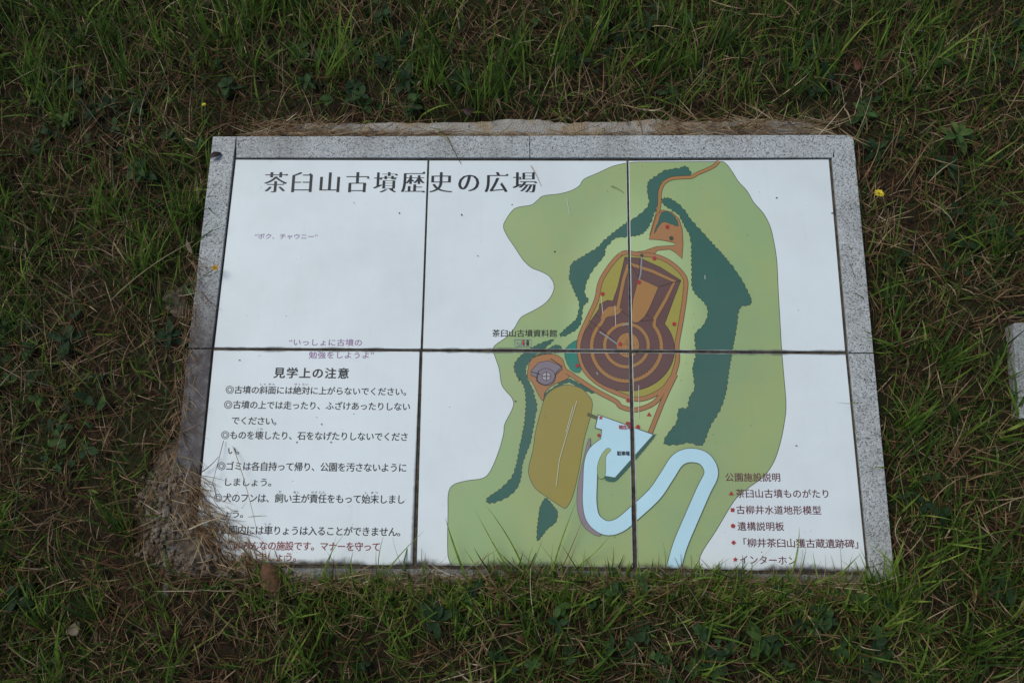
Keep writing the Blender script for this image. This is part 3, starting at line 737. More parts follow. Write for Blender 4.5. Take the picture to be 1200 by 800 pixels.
HZ = np.maximum(0, turf_h(HX, HY))*0.5+spill(HX, HY)-0.008
ii = np.arange(HX.size).reshape(HX.shape)
F = np.stack([ii[:-1, :-1], ii[1:, :-1], ii[1:, 1:], ii[:-1, 1:]], -1).reshape(-1, 4)
keep = (heap(HX, HY).ravel() > 0.006)[F].all(1); F = F[keep]; u, inv = np.unique(F, return_inverse=True)
V = np.stack([HX-mc.x, HY-mc.y, HZ], -1).reshape(-1, 3)[u]
from_np('soil', V, inv.reshape(-1, 4), M['soil'], heap_o)
ico = bmesh.new(); bmesh.ops.create_icosphere(ico, subdivisions=2, radius=1)
IV = np.array([v.co[:] for v in ico.verts]); IF = np.array([[v.index for v in f.verts] for f in ico.faces]); ico.free()
Vs, Fs, o = [], [], 0
for i in range(5200):
    x = mc.x+rng.normal(-0.005, 0.075); y = mc.y+rng.normal(-0.005, 0.13)
    if rng.random() < 0.25: x = mc.x+rng.normal(0.05, 0.06); y = mc.y+rng.normal(-0.06, 0.06)
    hv = float(heap(np.array(x), np.array(y)))
    if hv < 0.006 or vnoise(x, y, 26, 5, 9) < 0.42: continue
    z = max(0, float(turf_h(np.array(x), np.array(y))))*0.5+float(spill(np.array(x), np.array(y)))-0.008
    r = 0.0010+0.0070*rng.random()**3.6
    # lumpy, faceted crumbs: squash along a few random planes
    d = IV.copy()
    for _ in range(5):
        nrm = rng.normal(size=3); nrm /= np.linalg.norm(nrm); cut = rng.uniform(0.35, 0.8)
        over = np.maximum(0, d@nrm-cut); d = d-over[:, None]*nrm*0.9
    d = d*np.array([1, 0.6+0.6*rng.random(), 0.55+0.3*rng.random()])*r*(1+0.12*(rng.random((len(IV), 1))-0.5))
    a = rng.random()*6.28; ca, sa = math.cos(a), math.sin(a)
    d = np.stack([d[:, 0]*ca-d[:, 1]*sa, d[:, 0]*sa+d[:, 1]*ca, d[:, 2]], 1)+np.array([x-mc.x, y-mc.y, z+r*0.55])
    Vs.append(d); Fs.append(IF+o); o += len(IV)
tag(from_np('soil_crumbs', np.concatenate(Vs), np.concatenate(Fs), M['crumb'], heap_o, smooth=False), kind='stuff')

# ------------------------------------------------------------------ blades
def blades(root, az, tilt, length, width, bend, roll, tint, K=4, tip=0.08, droop=0.0):
    """ribbons: az = direction they lean to, tilt from the vertical, bend adds curvature along az"""
    n = len(root); t = np.linspace(0, 1, K+1)[None, :]
    th = tilt[:, None]+bend[:, None]*t                     # inclination along the blade
    ds = length[:, None]/K
    hx = np.concatenate([np.zeros((n, 1)), np.cumsum(np.sin((th[:, 1:]+th[:, :-1])/2)*ds, 1)], 1)
    hz = np.concatenate([np.zeros((n, 1)), np.cumsum(np.cos((th[:, 1:]+th[:, :-1])/2)*ds, 1)], 1)
    side = rng.normal(0, 0.16, (n, 1))*length[:, None]*t*t
    ca, sa = np.cos(az)[:, None], np.sin(az)[:, None]
    cx = root[:, 0:1]+hx*ca-side*sa; cy = root[:, 1:2]+hx*sa+side*ca; cz = root[:, 2:3]+hz
    prof = np.minimum(1, 0.55+1.5*t)*np.clip(1-t**2.2, tip, 1)
    wv = width[:, None]*prof/2
    cr, sr = np.cos(roll)[:, None], np.sin(roll)[:, None]
    # sideways vector, rolled about the blade
    sxv = -sa*cr+ca*sr*np.cos(th); syv = ca*cr+sa*sr*np.cos(th); szv = -sr*np.sin(th)
    A = np.stack([cx+sxv*wv, cy+syv*wv, cz+szv*wv], -1); B = np.stack([cx-sxv*wv, cy-syv*wv, cz-szv*wv], -1)
    V = np.stack([A, B], 2).reshape(-1, 3)
    b0 = (np.arange(n)*(K+1)*2)[:, None]+np.arange(K)[None, :]*2
    F = np.stack([b0, b0+1, b0+3, b0+2], -1).reshape(-1, 4)
    T = np.repeat(tint, (K+1)*2)
    return V, F, T
def frame_lr(y):
    yl = np.interp(y, [px(190, 699).y, px(249.5, 160).y], [px(190, 699).x, px(249.5, 160).x])
    yr = np.interp(y, [px(1051, 705).y, px(1000, 160).y], [px(1051, 705).x, px(1000, 160).x])
    return yl, yr
def allowed(x, y, m=0.004, foot=True):
    l, r = frame_lr(y)
    ins = (x > l-m) & (x < r+m) & (y < Y_OT+m) & (y > bottom_edge(x))
    if foot:
        ins |= (x > px(330, 150).x) & (x < px(965, 150).x) & (y > Y_OT-0.02) & (y < Y_OT+0.038+0.02*(vnoise(x, 0*x, 14)-0.5))
    ins |= (x > px(1197, 400).x) & (y < px(1200, 376).y) & (y > px(1200, 493).y) & (x < 1.6)
    return ~ins
def scatter(n, x0=-1.9, x1=1.9, y0=-1.7, y1=1.35, **kw):
    x = rng.uniform(x0, x1, n); y = rng.uniform(y0, y1, n)
    k = allowed(x, y, **kw); return x[k], y[k]
def hz(x, y): return turf_h(x, y)
UP = math.pi/2
Ltop = Y_OT
def green_field(x, y):
    """how green the lawn is here: lush above and below the sign, thinner and drier to the right and by the left stones"""
    g = 0.75*(fbm(x, y, 4.6, 3, 21)-0.45)*2.8+0.60
    g = g-0.26*sstep(0.55, 0.85, x)*sstep(-0.75, -0.55, y)*sstep(0.62, 0.4, y)
    g = g-0.22*sstep(-0.55, -0.75, x)*sstep(-1.0, -0.8, x)*sstep(0.45, 0.2, y)
    g = g+0.20*sstep(0.62, 0.85, y)+0.10*sstep(-0.52, -0.62, y)
    g = g-0.30*sstep(Y_OT+0.13, Y_OT+0.02, y)*sstep(Y_OT-0.05, Y_OT, y)
    hp = heap(x, y); g = g-sstep(0.010, 0.026, hp)*1.2
    return np.clip(g, 0, 1.2)
GV, GF, GT = [], [], []
def put(acc, V, F, T):
    off = sum(len(v) for v in acc[0]); acc[0].append(V); acc[1].append(F+off); acc[2].append(T)
grass_acc = ([], [], []); dry_acc = ([], [], [])

# short dense undergrowth, all directions, its shade put into a darker tint
x, y = scatter(85000); gf = green_field(x, y); k = rng.random(len(x)) < 0.20+0.6*gf; x, y, gf = x[k], y[k], gf[k]; n = len(x)
az = np.where(rng.random(n) < 0.5, UP+rng.normal(0, 0.9, n), rng.uniform(0, 6.28, n))
put(grass_acc, *blades(np.stack([x, y, hz(x, y)-0.004], 1), az, rng.normal(0.85, 0.35, n), rng.gamma(5, 0.011, n)+0.014, rng.uniform(0.0024, 0.0058, n), rng.normal(0.6, 0.5, n), rng.normal(0, 0.6, n), np.clip(rng.beta(1.6, 2.9, n)*0.95, 0, 1)))
def near_edge(x, y):
    inx = (x > X_OL-0.05) & (x < X_OR+0.02)
    return np.where(inx & (y < -0.4), np.clip((bottom_edge(x)-y)/0.13, 0.28, 1), 1.0)
# upright tufts of longer green grass leaning up the slope
tx, ty = scatter(6400, m=0.01); gf = green_field(tx, ty); k = rng.random(len(tx)) < gf**1.8*0.8*(0.25+1.5*sstep(0.35, 0.6, vnoise(tx, ty, 13, 3, 1))); tx, ty, gf = tx[k], ty[k], gf[k]
cnt = rng.integers(2, 10, len(tx)); ti = np.repeat(np.arange(len(tx)), cnt); n = len(ti)
taz = UP+rng.normal(-0.08, 0.38, len(tx)); tl = rng.uniform(0.08, 0.19, len(tx)); tt = rng.normal(0.52, 0.15, len(tx))
x = tx[ti]+rng.normal(0, 0.008, n); y = ty[ti]+rng.normal(0, 0.008, n); k = allowed(x, y, foot=False); x, y, ti = x[k], y[k], ti[k]; n = len(x)
put(grass_acc, *blades(np.stack([x, y, hz(x, y)-0.004], 1), taz[ti]+rng.normal(0, 0.38, n), tt[ti]+rng.normal(0, 0.2, n), near_edge(x, y)*tl[ti]*rng.uniform(0.45, 1.1, n), rng.uniform(0.0030, 0.0074, n), np.abs(rng.normal(0.4, 0.5, n)), rng.normal(0, 0.45, n), np.clip(0.18+0.42*rng.beta(2.0, 2, len(tx))[ti]+0.16*rng.normal(size=n), 0, 1), K=5))
# low bright tufts along the lower edge of the sign
x = rng.uniform(px(300, 690).x, px(1060, 690).x, 2300); y = bottom_edge(x)-np.abs(rng.normal(0.022, 0.045, 2300)); n = len(x)
put(grass_acc, *blades(np.stack([x, y, hz(x, y)-0.004], 1), UP+rng.normal(0.0, 0.6, n), rng.normal(0.6, 0.25, n), np.clip(near_edge(x, y)*2.2, 0.4, 1)*rng.uniform(0.03, 0.09, n), rng.uniform(0.003, 0.006, n), rng.normal(0.4, 0.4, n), rng.normal(0, 0.5, n), np.clip(rng.normal(0.56, 0.2, n), 0, 1)))
# grass crowding over the lower right corner of the frame
n = 170; x = rng.normal(px(1046, 700).x, 0.028, n); y = rng.normal(px(1046, 706).y, 0.030, n)
k = ~((x < px(1046, 700).x) & (y > px(1046, 690).y)); x, y = x[k], y[k]; n = len(x)
put(grass_acc, *blades(np.stack([x, y, np.maximum(hz(x, y), 0.02)], 1), UP+0.15+rng.normal(0, 0.5, n), rng.normal(0.7, 0.2, n), rng.uniform(0.05, 0.12, n), rng.uniform(0.003, 0.0065, n), rng.normal(0.4, 0.4, n), rng.normal(0, 0.5, n), np.clip(rng.normal(0.5, 0.2, n), 0, 1), K=5))
# single long blades that reach over the tiles: root and tip read off the photograph
LONG = [((552, 690), (517, 610), 5), ((607, 688), (557, 600), 3.2), ((622, 690), (592, 585), 3.2), ((640, 700), (664, 586), 3.6), ((619, 675), (612, 640), 2.5), ((668, 668), (725, 640), 2.5), ((497, 688), (497, 647), 3.2),
        ((440, 688), (486, 616), 2.8), ((440, 685), (402, 652), 3), ((413, 700), (418, 655), 4.5), ((376, 700), (368, 628), 3.6), ((375, 690), (396, 628), 2.2), ((443, 668), (442, 624), 1.8), ((752, 700), (753, 648), 3.4), ((745, 690), (748, 662), 3.4),
        ((927, 675), (945, 620), 4), ((933, 685), (950, 642), 3.4), ((962, 688), (948, 650), 3.2), ((978, 685), (1003, 645), 4), ((867, 675), (872, 658), 3), ((905, 690), (908, 668), 3), ((820, 690), (842, 650), 3), ((720, 690), (716, 655), 3), ((690, 690), (676, 665), 3),
        ((590, 690), (570, 650), 2.6), ((534, 676), (560, 700), 2), ((1035, 690), (1037, 640), 2.6), ((1012, 470), (982, 478), 1.6), ((1040, 548), (1024, 545), 2.8), ((830, 700), (855, 668), 3), ((788, 695), (800, 660), 3), ((650, 690), (638, 640), 2.4), ((572, 690), (549, 640), 2.4)]
rt, azs, tl_, ln_, wd_, bn_ = [], [], [], [], [], []
for (a, b, wpx) in LONG:
    A = px(*a, z=0.03); B = px(*b, z=0.085); d = B-A; hl = math.hypot(d.x, d.y); th = math.atan2(hl, 0.055)
    bb = random.uniform(-0.1, 0.35)
    rt.append((A.x, A.y, 0.026)); azs.append(math.atan2(d.y, d.x)); tl_.append(th-bb/2); ln_.append(d.length*1.02); wd_.append(wpx*0.0022*0.56); bn_.append(bb)
n = len(rt)
put(grass_acc, *blades(np.array(rt), np.array(azs), np.array(tl_), np.array(ln_), np.array(wd_), np.array(bn_), rng.normal(0, 0.25, n), np.clip(rng.normal(0.72, 0.10, n), 0, 1), K=7))

# dry thatch: tangled lying stems
x, y = scatter(105000); gf = green_field(x, y); k = rng.random(len(x)) < (0.92-0.45*gf)*(0.55+0.5*sstep(0.3, 0.55, fbm(x, y, 8, 3, 61))); x, y = x[k], y[k]; n = len(x)
dn = fbm(x, y, 9, 3, 40)
az = np.where(rng.random(n) < 0.35, UP+rng.normal(0, 1.0, n), rng.uniform(0, 6.28, n))
put(dry_acc, *blades(np.stack([x, y, hz(x, y)+rng.uniform(-0.003, 0.018, n)], 1), az, rng.normal(1.18, 0.33, n), rng.gamma(4, 0.013, n)+0.012, rng.uniform(0.0012, 0.0036, n), rng.normal(0.5, 0.8, n), rng.normal(0, 0.7, n), np.clip(rng.beta(1.7, 2.4, n)*1.0+0.6*(dn-0.5), 0, 1)))
# standing dry stalks
x, y = scatter(9000); n = len(x)
put(dry_acc, *blades(np.stack([x, y, hz(x, y)-0.003], 1), UP+rng.normal(0, 0.9, n), rng.normal(0.75, 0.3, n), rng.uniform(0.04, 0.15, n), rng.uniform(0.0014, 0.0032, n), rng.normal(0.6, 0.6, n), rng.normal(0, 0.7, n), np.clip(rng.beta(3, 2, n), 0, 1), K=5))
# combed straw lying along the concrete strip and on its ends
def straw_zone(n, xa, xb, ya, yb, z, azm, azs, lo, hi, tmean=0.62):
    x = rng.uniform(xa, xb, n); y = rng.uniform(ya, yb, n)
    az = azm+rng.normal(0, azs, n)+np.where(rng.random(n) < 0.5, 0, math.pi)
    put(dry_acc, *blades(np.stack([x, y, z+rng.uniform(0, 0.010, n)], 1), az, rng.normal(1.5, 0.10, n), rng.uniform(lo, hi, n), rng.uniform(0.0012, 0.0028, n), rng.normal(0.06, 0.2, n), rng.normal(0, 0.6, n), np.clip(rng.normal(tmean, 0.2, n), 0, 1), K=4))
yt = Y_OT
straw_zone(300, px(290, 155).x, px(520, 155).x, yt+0.002, yt+0.018, 0.018, 0.0, 0.28, 0.03, 0.09)
straw_zone(110, px(520, 155).x, px(800, 155).x, yt+0.001, yt+0.012, 0.018, 0.0, 0.25, 0.02, 0.06)
straw_zone(330, px(780, 155).x, px(985, 155).x, yt+0.002, yt+0.045, 0.020, -0.15, 0.45, 0.03, 0.10)
straw_zone(160, px(300, 150).x, px(400, 150).x, yt+0.01, yt+0.05, 0.016, 0.3, 0.5, 0.03, 0.09)
# straw on the bottom stone
straw_zone(800, px(350, 690).x, px(1030, 690).x, px(600, 694).y, px(600, 674).y, 0.040, 0.0, 0.3, 0.03, 0.10)
# straw sloping off the soil heap onto the tile
n = 520
s = rng.random(n); ax_ = np.interp(s, [0, .35, .7, 1], [px(228, 540).x, px(255, 592).x, px(285, 632).x, px(345, 668).x]); ay_ = np.interp(s, [0, .35, .7, 1], [px(228, 540).y, px(255, 592).y, px(285, 632).y, px(345, 668).y])
ox = rng.normal(-0.030, 0.016, n); x = ax_+ox; y = ay_+ox*0.9
zz = np.maximum(TZ+0.004, np.maximum(0, turf_h(x, y))*0.5+heap(x, y))+rng.uniform(0, 0.006, n)
put(dry_acc, *blades(np.stack([x, y, zz], 1), np.where(rng.random(n) < 0.8, -0.85, 2.3)+rng.normal(0, 0.45, n), rng.normal(1.52, 0.12, n), rng.uniform(0.02, 0.085, n), rng.uniform(0.0012, 0.0028, n), rng.normal(0.1, 0.15, n), rng.normal(0, 0.6, n), np.clip(rng.normal(0.55, 0.2, n), 0, 1)))
# straw lying about on the heap and its foot
n = 420; x = mc.x+rng.normal(0.0, 0.09, n); y = mc.y+rng.normal(-0.03, 0.14, n); k = heap(x, y) > 0.004; x, y = x[k], y[k]; n = len(x)
zz = np.maximum(0, turf_h(x, y))*0.5+spill(x, y)-0.002
put(dry_acc, *blades(np.stack([x, y, zz], 1), rng.normal(0.75, 0.5, n)+np.where(rng.random(n) < 0.5, 0, math.pi), rng.normal(1.45, 0.2, n), rng.uniform(0.02, 0.09, n), rng.uniform(0.001, 0.0024, n), rng.normal(0.2, 0.3, n), rng.normal(0, 0.6, n), np.clip(rng.normal(0.45, 0.22, n), 0, 1)))
# the lawn carries on around the photographed patch
def around(n):
    x = rng.uniform(-3.6, 3.6, n); y = rng.uniform(-3.2, 3.4, n)
    k = ((np.abs(x) > 1.85) | (y > 1.3) | (y < -1.65)) & allowed(x, y); return x[k], y[k]
x, y = around(90000); n = len(x)
put(grass_acc, *blades(np.stack([x, y, hz(x, y)-0.004], 1), UP+rng.normal(0, 1.0, n), rng.normal(0.7, 0.3, n), rng.uniform(0.04, 0.14, n), rng.uniform(0.004, 0.008, n), rng.normal(0.5, 0.5, n), rng.normal(0, 0.6, n), np.clip(rng.beta(1.8, 2.6, n), 0, 1), K=3))
x, y = around(70000); n = len(x)
put(dry_acc, *blades(np.stack([x, y, hz(x, y)+rng.uniform(-0.003, 0.018, n)], 1), rng.uniform(0, 6.28, n), rng.normal(1.2, 0.3, n), rng.uniform(0.03, 0.1, n), rng.uniform(0.002, 0.0045, n), rng.normal(0.4, 0.6, n), rng.normal(0, 0.7, n), np.clip(rng.beta(1.7, 2.4, n), 0, 1), K=3))
# straw hanging over the left stones
n = 260; y = rng.uniform(px(215, 560).y, px(240, 300).y, n); l, _r = frame_lr(y); x = l+rng.normal(-0.004, 0.012, n)
put(dry_acc, *blades(np.stack([x, y, np.full(n, SZ+0.001)+rng.uniform(0, 0.008, n)], 1), rng.normal(-1.3, 0.7, n), rng.normal(1.5, 0.15, n), rng.uniform(0.02, 0.08, n), rng.uniform(0.0009, 0.0018, n), rng.normal(0.1, 0.2, n), rng.normal(0, 0.6, n), np.clip(rng.normal(0.5, 0.2, n), 0, 1)))
def finish(name, acc, mat, label, cat):
    o = from_np(name, np.concatenate(acc[0]), np.concatenate(acc[1]), mat, attrs={'tint': np.concatenate(acc[2])})
    return tag(o, label, cat, kind='stuff')
finish('grass', grass_acc, M['grass'], 'green lawn grass around the sign with longer blades leaning over its edge', 'grass')
finish('dry_thatch', dry_acc, M['dry'], 'tangled tan dead grass lying between the green blades', 'dry grass')

# small round-leaved ground cover
def leaf_shape(K=6, belly=0.42):
    t = np.linspace(0, 1, K+1); wv = np.sin(np.pi*np.clip(t, 0, 1)**(0.9))**0.8; wv[0] = 0.10; wv[-1] = 0.02
    return t, wv
def leaves(base, az, pitch, length, width, curl, tint, fold=0.25):
    """leaf blades with a midrib fold: three verts across"""
    n = len(base); t, wv = leaf_shape(); K = len(t)-1
    th = pitch[:, None]+curl[:, None]*t[None]
    ds = length[:, None]/K
    hx = np.concatenate([np.zeros((n, 1)), np.cumsum(np.cos(th[:, 1:])*ds, 1)], 1); hz_ = np.concatenate([np.zeros((n, 1)), np.cumsum(np.sin(th[:, 1:])*ds, 1)], 1)
    ca, sa = np.cos(az)[:, None], np.sin(az)[:, None]
    C = np.stack([base[:, 0:1]+hx*ca, base[:, 1:2]+hx*sa, base[:, 2:3]+hz_], -1)
    h = width[:, None]*wv[None]/2
    Sd = np.stack([-sa*h, ca*h, fold*h], -1); Sd2 = np.stack([sa*h, -ca*h, fold*h], -1)
    V = np.stack([C+Sd, C, C+Sd2], 2).reshape(-1, 3)
    b0 = (np.arange(n)*(K+1)*3)[:, None]+np.arange(K)[None]*3
    F = np.concatenate([np.stack([b0, b0+1, b0+4, b0+3], -1).reshape(-1, 4), np.stack([b0+1, b0+2, b0+5, b0+4], -1).reshape(-1, 4)])
    return V, F, np.repeat(tint, (K+1)*3)
cx_, cy_ = scatter(4600, m=0.012); cl = fbm(cx_, cy_, 5.5, 3, 77); k = (cl > 0.5) & (heap(cx_, cy_) < 0.006); cx_, cy_ = cx_[k], cy_[k]
cn = rng.integers(3, 6, len(cx_)); ci = np.repeat(np.arange(len(cx_)), cn); n = len(ci)
cz_ = hz(cx_, cy_)+rng.uniform(0.006, 0.034, len(cx_)); sz_ = rng.uniform(0.010, 0.032, len(cx_)); ct = np.clip(rng.normal(0.4, 0.2, len(cx_)), 0, 1)
o = leaves(np.stack([cx_[ci], cy_[ci], cz_[ci]], 1), rng.uniform(0, 6.28, n), rng.normal(0.25, 0.25, n), sz_[ci]*rng.uniform(0.8, 1.2, n), sz_[ci]*rng.uniform(0.35, 0.7, n), rng.normal(-0.5, 0.3, n), np.clip(ct[ci]+rng.normal(0, 0.08, n), 0, 1))
tag(from_np('ground_cover', o[0], o[1], M['weed'], attrs={'tint': o[2]}), 'small dark leaved weeds creeping low through the lawn', 'ground cover', kind='stuff')

# ------------------------------------------------------------------ single plants, flowers, leaves, stalks
def weed(pxy, nl, L, W, tint, label, up=0.35):
    p = px(*pxy, z=0.0); z0 = float(hz(np.array(p.x), np.array(p.y)))
    root = empty('weed_plant', (p.x, p.y, z0)); tag(root, label, 'weed', 'broad leaved weeds in the lawn')
    a0 = rng.random()*6.28
    for i in range(nl):
        az = np.array([a0+i*2.4+rng.normal(0, 0.2)]); s = 1-0.45*i/nl
        o = leaves(np.array([[0, 0, 0.010+0.022*i/nl]]), az, np.array([up+0.5*i/nl+rng.normal(0, 0.1)]), np.array([L*s*rng.uniform(.85, 1.15)]), np.array([W*s*rng.uniform(.85, 1.15)]), np.array([-0.9+rng.normal(0, 0.2)]), np.array([np.clip(tint+rng.normal(0, 0.1), 0, 1)]), 0.3)
        from_np('leaf', o[0], o[1], M['weed'], root, attrs={'tint': o[2]})
weed((543, 100), 9, 0.062, 0.020, 0.35, 'dark leafy weed rosette above the concrete strip, over the title\'s last characters')
weed((478, 98), 8, 0.060, 0.019, 0.28, 'dark leafy weed in the grass above the sign\'s upper left seam')
weed((1008, 140), 9, 0.048, 0.020, 0.72, 'bright green leafy weed beside the rounded upper right frame corner')
weed((1022, 182), 8, 0.050, 0.018, 0.30, 'dark weed against the right frame stone, between the corner and the yellow flower')
weed((1115, 165), 8, 0.060, 0.024, 0.75, 'pale green broad leaved weed to the right of the yellow flower')
weed((1105, 200), 7, 0.050, 0.020, 0.25, 'dull dark weed below the pale broad leaved weed')
weed((1160, 275), 8, 0.040, 0.015, 0.45, 'small mid green weed near the right side of the lawn')
weed((1170, 690), 6, 0.050, 0.030, 0.35, 'round leaved weed at the lower right side of the lawn')
weed((885, 745), 6, 0.055, 0.022, 0.62, 'leafy green weed in the grass below the legend tile')
weed((205, 395), 8, 0.050, 0.022, 0.15, 'very dark weed against the left frame stones below the crumbled footing')
weed((85, 400), 7, 0.055, 0.026, 0.30, 'broad leaved weed in the lawn left of the sign')
weed((170, 205), 7, 0.050, 0.026, 0.45, 'leafy weed left of the upper left frame corner')
weed((515, 722), 6, 0.060, 0.026, 0.25, 'dark leafy weed in the grass below the lower middle tile')
weed((785, 110), 7, 0.042, 0.018, 0.50, 'small weed in the grass above the map')
weed((270, 105), 6, 0.045, 0.024, 0.45, 'rounded leaf weed up in the grass above the frame corner')
weed((30, 700), 6, 0.055, 0.030, 0.22, 'dark rounded weed in the lower left lawn')

def tube(pts, r0, r1, seg=6):
    bm = bmesh.new(); rings = []; n = len(pts)
    for i, p in enumerate(pts):
        p = Vector(p); d = (Vector(pts[min(i+1, n-1)])-Vector(pts[max(i-1, 0)])).normalized()
        a = d.orthogonal().normalized(); b = d.cross(a); r = r0+(r1-r0)*i/(n-1)
        rings.append([bm.verts.new(p+(a*math.cos(6.2832*k/seg)+b*math.sin(6.2832*k/seg))*r) for k in range(seg)])
    for i in range(n-1):
        # match ring starts so the tube does not twist
        k0 = min(range(seg), key=lambda k: (rings[i+1][k].co-rings[i][0].co).length)
        rings[i+1] = rings[i+1][k0:]+rings[i+1][:k0]
        for k in range(seg): bm.faces.new((rings[i][k], rings[i][(k+1) % seg], rings[i+1][(k+1) % seg], rings[i+1][k]))
    bm.faces.new(rings[0][::-1]); bm.faces.new(rings[-1])
    bmesh.ops.recalc_face_normals(bm, faces=bm.faces)
    return bm
def bez(a, b, sag, n=10):
    a, b = Vector(a), Vector(b); out = []
    for i in range(n+1):
        t = i/n; out.append(tuple(a.lerp(b, t)+Vector(sag)*4*t*(1-t)))
    return out
def flower(pxy, pz, root_px, r, mat, label, petals=True, up=(0, 0.35, 1)):
    h = px(*pxy, z=pz); b = px(*root_px, z=0.0); b.z = float(hz(np.array(b.x), np.array(b.y)))
    root = empty('wild_flower', b); tag(root, label, 'flower', 'small yellow composite flowers in the lawn')
    from_bm('stem', tube(bez((0, 0, 0), h-b, (0.006, -0.004, 0.008)), 0.0012, 0.0009), M['stem'], root, True)
    U = Vector(up).normalized(); q = U.to_track_quat('Z', 'Y'); c = h-b
    bm = bmesh.new(); bmesh.ops.create_uvsphere(bm, u_segments=10, v_segments=7, radius=1)
    bmesh.ops.scale(bm, vec=(r*0.34, r*0.34, r*(0.42 if petals else 0.9)), verts=bm.verts)
    bmesh.ops.rotate(bm, cent=(0, 0, 0), matrix=q.to_matrix(), verts=bm.verts); bmesh.ops.translate(bm, vec=c-U*r*(0.15 if petals else 0.3), verts=bm.verts)
    from_bm('calyx', bm, M['stem'], root, True)
    bm = bmesh.new()
    rows = ((24, 1.0, 0.22), (20, 0.78, 0.42), (14, 0.5, 0.75), (8, 0.28, 1.1)) if petals else ((9, 0.42, 1.15), (6, 0.3, 1.35))
    for nP, L, el in rows:
        for k in range(nP):
            a = 6.2832*k/nP+random.uniform(-.1, .1); e = el+random.uniform(-.12, .12); LL = r*L*random.uniform(.9, 1.08)
            d = Vector((math.cos(a)*math.cos(e), math.sin(a)*math.cos(e), math.sin(e))); s = Vector((-math.sin(a), math.cos(a), 0))*r*0.10
            v = [bm.verts.new(q @ (d*LL*f+s*g)+c+U*0.0004) for f, g in ((0.05, -.4), (0.05, .4), (0.75, 1), (1, 0.7), (1, -0.7), (0.75, -1))]
            bm.faces.new(v)
    from_bm('petals', bm, M[mat], root)
flower((1030, 227), 0.075, (1038, 262), 0.0115, 'petal_y', 'bright yellow open flower on a thin stem right of the frame')
flower((252, 314), 0.055, (225, 330), 0.0085, 'petal_o', 'orange yellow flower leaning over the pale left frame stone', up=(0.3, 0.3, 1))
flower((178, 371), 0.055, (180, 420), 0.0085, 'petal_y', 'half closed yellow flower bud left of the crumbled footing', False)
flower((195, 458), 0.055, (188, 490), 0.0115, 'petal_o', 'orange closed flower head beside the dark left frame stone', False)
flower((239, 123), 0.05, (243, 150), 0.0055, 'petal_y', 'tiny yellow flower in the grass above the upper left frame corner')
flower((22, 566), 0.06, (16, 620), 0.010, 'petal_o', 'dull orange flower bud at the far left of the lawn', False)

def fallen(pxy, z, L, W, az, mat, label, curl=0.9, pitch=-0.1, fold=0.5):
    p = px(*pxy, z=z); root_loc = np.array([[-L*0.45*math.cos(az), -L*0.45*math.sin(az), 0.004]])
    o = leaves(root_loc, np.array([az]), np.array([pitch+0.25]), np.array([L]), np.array([W]), np.array([-curl]), np.array([.5]), fold)
    ob = from_np('fallen_leaf', o[0], o[1], M[mat])
    ob.location = p
    md = ob.modifiers.new('thick', 'SOLIDIFY'); md.thickness = 0.0005
    tag(ob, label, 'leaf', 'fallen leaves on and around the sign')
fallen((253, 182), SZ+0.006, 0.036, 0.016, R(35), 'leaf_purple', 'dark purple leaf lying on the upper left frame corner')
fallen((320, 676), 0.058, 0.066, 0.064, R(25), 'leaf_brown', 'crumpled brown leaf at the bottom edge of the sign', 1.3)
fallen((549, 131), 0.022, 0.034, 0.026, R(80), 'leaf_purple', 'purple brown leaf behind the concrete strip above the title')
fallen((1004, 76), 0.035, 0.050, 0.020, R(80), 'leaf_rust', 'reddish brown leaf up in the grass above the right frame corner')
fallen((1046, 684), 0.030, 0.040, 0.026, R(70), 'leaf_purple', 'dark maroon leaf beside the lower right frame corner')
fallen((222, 290), 0.040, 0.040, 0.011, R(-65), 'leaf_pale', 'pale withered leaf hanging beside the upper left stone', 0.6)
fallen((613, 748), 0.040, 0.035, 0.016, R(10), 'leaf_rust', 'small rust coloured leaf in the grass below the lower middle tile')
fallen((88, 735), 0.035, 0.040, 0.030, R(120), 'leaf_pale', 'pale crinkled dead leaf in the lower left lawn', 1.2)

def stalk(a, b, za, zb, sag, r, mat, label):
    A = px(*a, z=za); B = px(*b, z=zb)
    ob = from_bm('dry_stalk', tube(bez((0, 0, 0), B-A, sag, 14), r, r*0.45), M[mat], None, True); ob.location = A
    tag(ob, label, 'straw', 'single dry stalks')
stalk((262, 516), (246, 577), 0.036, 0.046, (0.002, 0, 0.004), 0.0008, 'straw_dark', 'thin dark stalk over the left ends of the rule lines')
stalk((273, 523), (301, 622), 0.034, 0.060, (0.006, 0.004, 0.010), 0.0009, 'straw', 'long thin curved stalk slanting down across the middle rules')
stalk((222, 620), (263, 605), 0.068, 0.052, (0, 0.002, 0.004), 0.0019, 'straw_pale', 'thick pale yellow straw sticking out of the soil heap')
stalk((263, 606), (312, 640), 0.046, 0.036, (0.006, 0.008, 0.006), 0.0008, 'straw', 'fine tan stalk arching from the soil heap over the last rules')
stalk((236, 553), (256, 535), 0.042, 0.038, (0.003, -0.002, 0.003), 0.0013, 'straw_dark', 'short dark curved twig at the left edge of the rules tile')
stalk((524, 160), (540, 192), SZ+0.004, TZ+0.003, (-0.002, 0.001, 0.003), 0.0014, 'straw_dark', 'thin dark twig across the top frame above the title\'s seam')
stalk((622, 194), (634, 218), TZ+0.003, TZ+0.003, (0.001, 0, 0.002), 0.0009, 'straw', 'short straw lying on the last character of the title')
stalk((716, 218), (731, 226), TZ+0.003, TZ+0.003, (0.001, 0.001, 0.002), 0.0008, 'straw_dark', 'small straw on the green top of the map')
stalk((130, 352), (226, 283), 0.045, 0.085, (0, 0.004, 0.014), 0.0016, 'straw', 'long straight tan stalk in the grass left of the upper left stone')
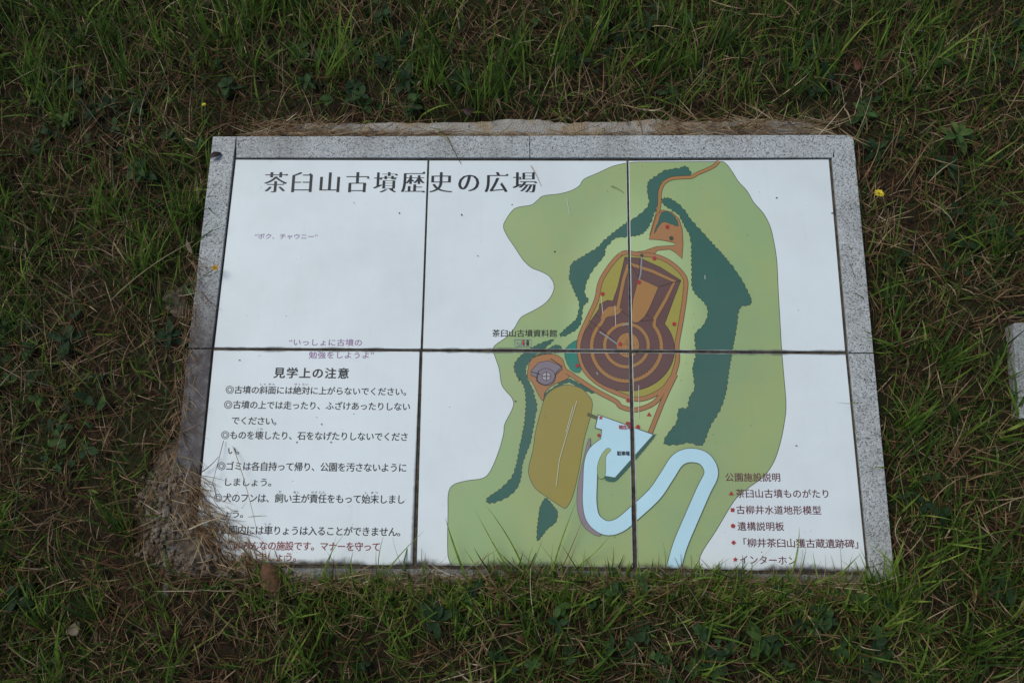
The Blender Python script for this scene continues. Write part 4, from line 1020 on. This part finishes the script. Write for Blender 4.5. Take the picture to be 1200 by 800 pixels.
stalk((212, 338), (262, 316), 0.05, 0.055, (0, 0.001, 0.003), 0.0010, 'stem', 'thin green stalk crossing the left frame at the orange flower')
stalk((617, 738), (545, 757), 0.06, 0.05, (0, 0.003, 0.006), 0.0010, 'straw', 'horizontal tan stalk in the grass below the lower middle tile')
stalk((640, 765), (622, 665), 0.03, 0.075, (-0.012, 0.0, 0.01), 0.0011, 'straw_pale', 'pale bent stalk rising from the grass below the map')
stalk((1115, 500), (1117, 560), 0.05, 0.06, (0.002, 0, 0.006), 0.0008, 'straw_dark', 'fine dark stalk standing in the grass right of the sign')
stalk((1060, 645), (1056, 605), 0.03, 0.07, (-0.02, 0, 0.01), 0.0009, 'straw_pale', 'pale bowed stalk beside the lower right frame stone')
stalk((545, 668), (585, 642), 0.045, 0.07, (0, 0, 0.004), 0.0010, 'straw', 'short tan stalk leaning onto the lower middle tile')
stalk((958, 160), (992, 120), 0.03, 0.05, (0.004, 0, 0.008), 0.0011, 'straw_pale', 'pale straw behind the top frame near its right corner')

# dead insect-like crumb and specks of dirt lying on the tiles
Vs, Fs, o = [], [], 0
spots = [(588, 215), (541, 252), (377, 497), (281, 422), (650, 295), (910, 232), (975, 250), (933, 522), (604, 470), (388, 518), (348, 518), (415, 238), (468, 250), (600, 240), (560, 300)]
for i in range(150):
    if i < len(spots): q = px(*spots[i]); r = 0.0016+0.001*random.random()
    else: q = Vector((rng.uniform(X_L+0.02, X_R-0.02), rng.uniform(Y_BOT+0.01, Y_TOP-0.01), TZ)); r = rng.uniform(0.0004, 0.0011)
    m = 3 if i == 0 else 1
    for k in range(m):
        d = IV*np.array([1.0, 0.45+0.4*rng.random(), 0.35])*r*(1+0.3*(rng.random((len(IV), 1))-0.5)); a = rng.random()*6.28
        d = np.stack([d[:, 0]*math.cos(a)-d[:, 1]*math.sin(a), d[:, 0]*math.sin(a)+d[:, 1]*math.cos(a), d[:, 2]], 1)
        Vs.append(d+np.array([q.x+k*0.002, q.y-k*0.004, TZ+0.0012+r*0.25 + (INK if i==0 else 0)])); Fs.append(IF+o); o += len(IV)
tag(from_np('dirt_specks', np.concatenate(Vs), np.concatenate(Fs), M['straw_dark']), 'tiny dark crumbs of dirt scattered over the white tiles', 'dirt', kind='stuff')
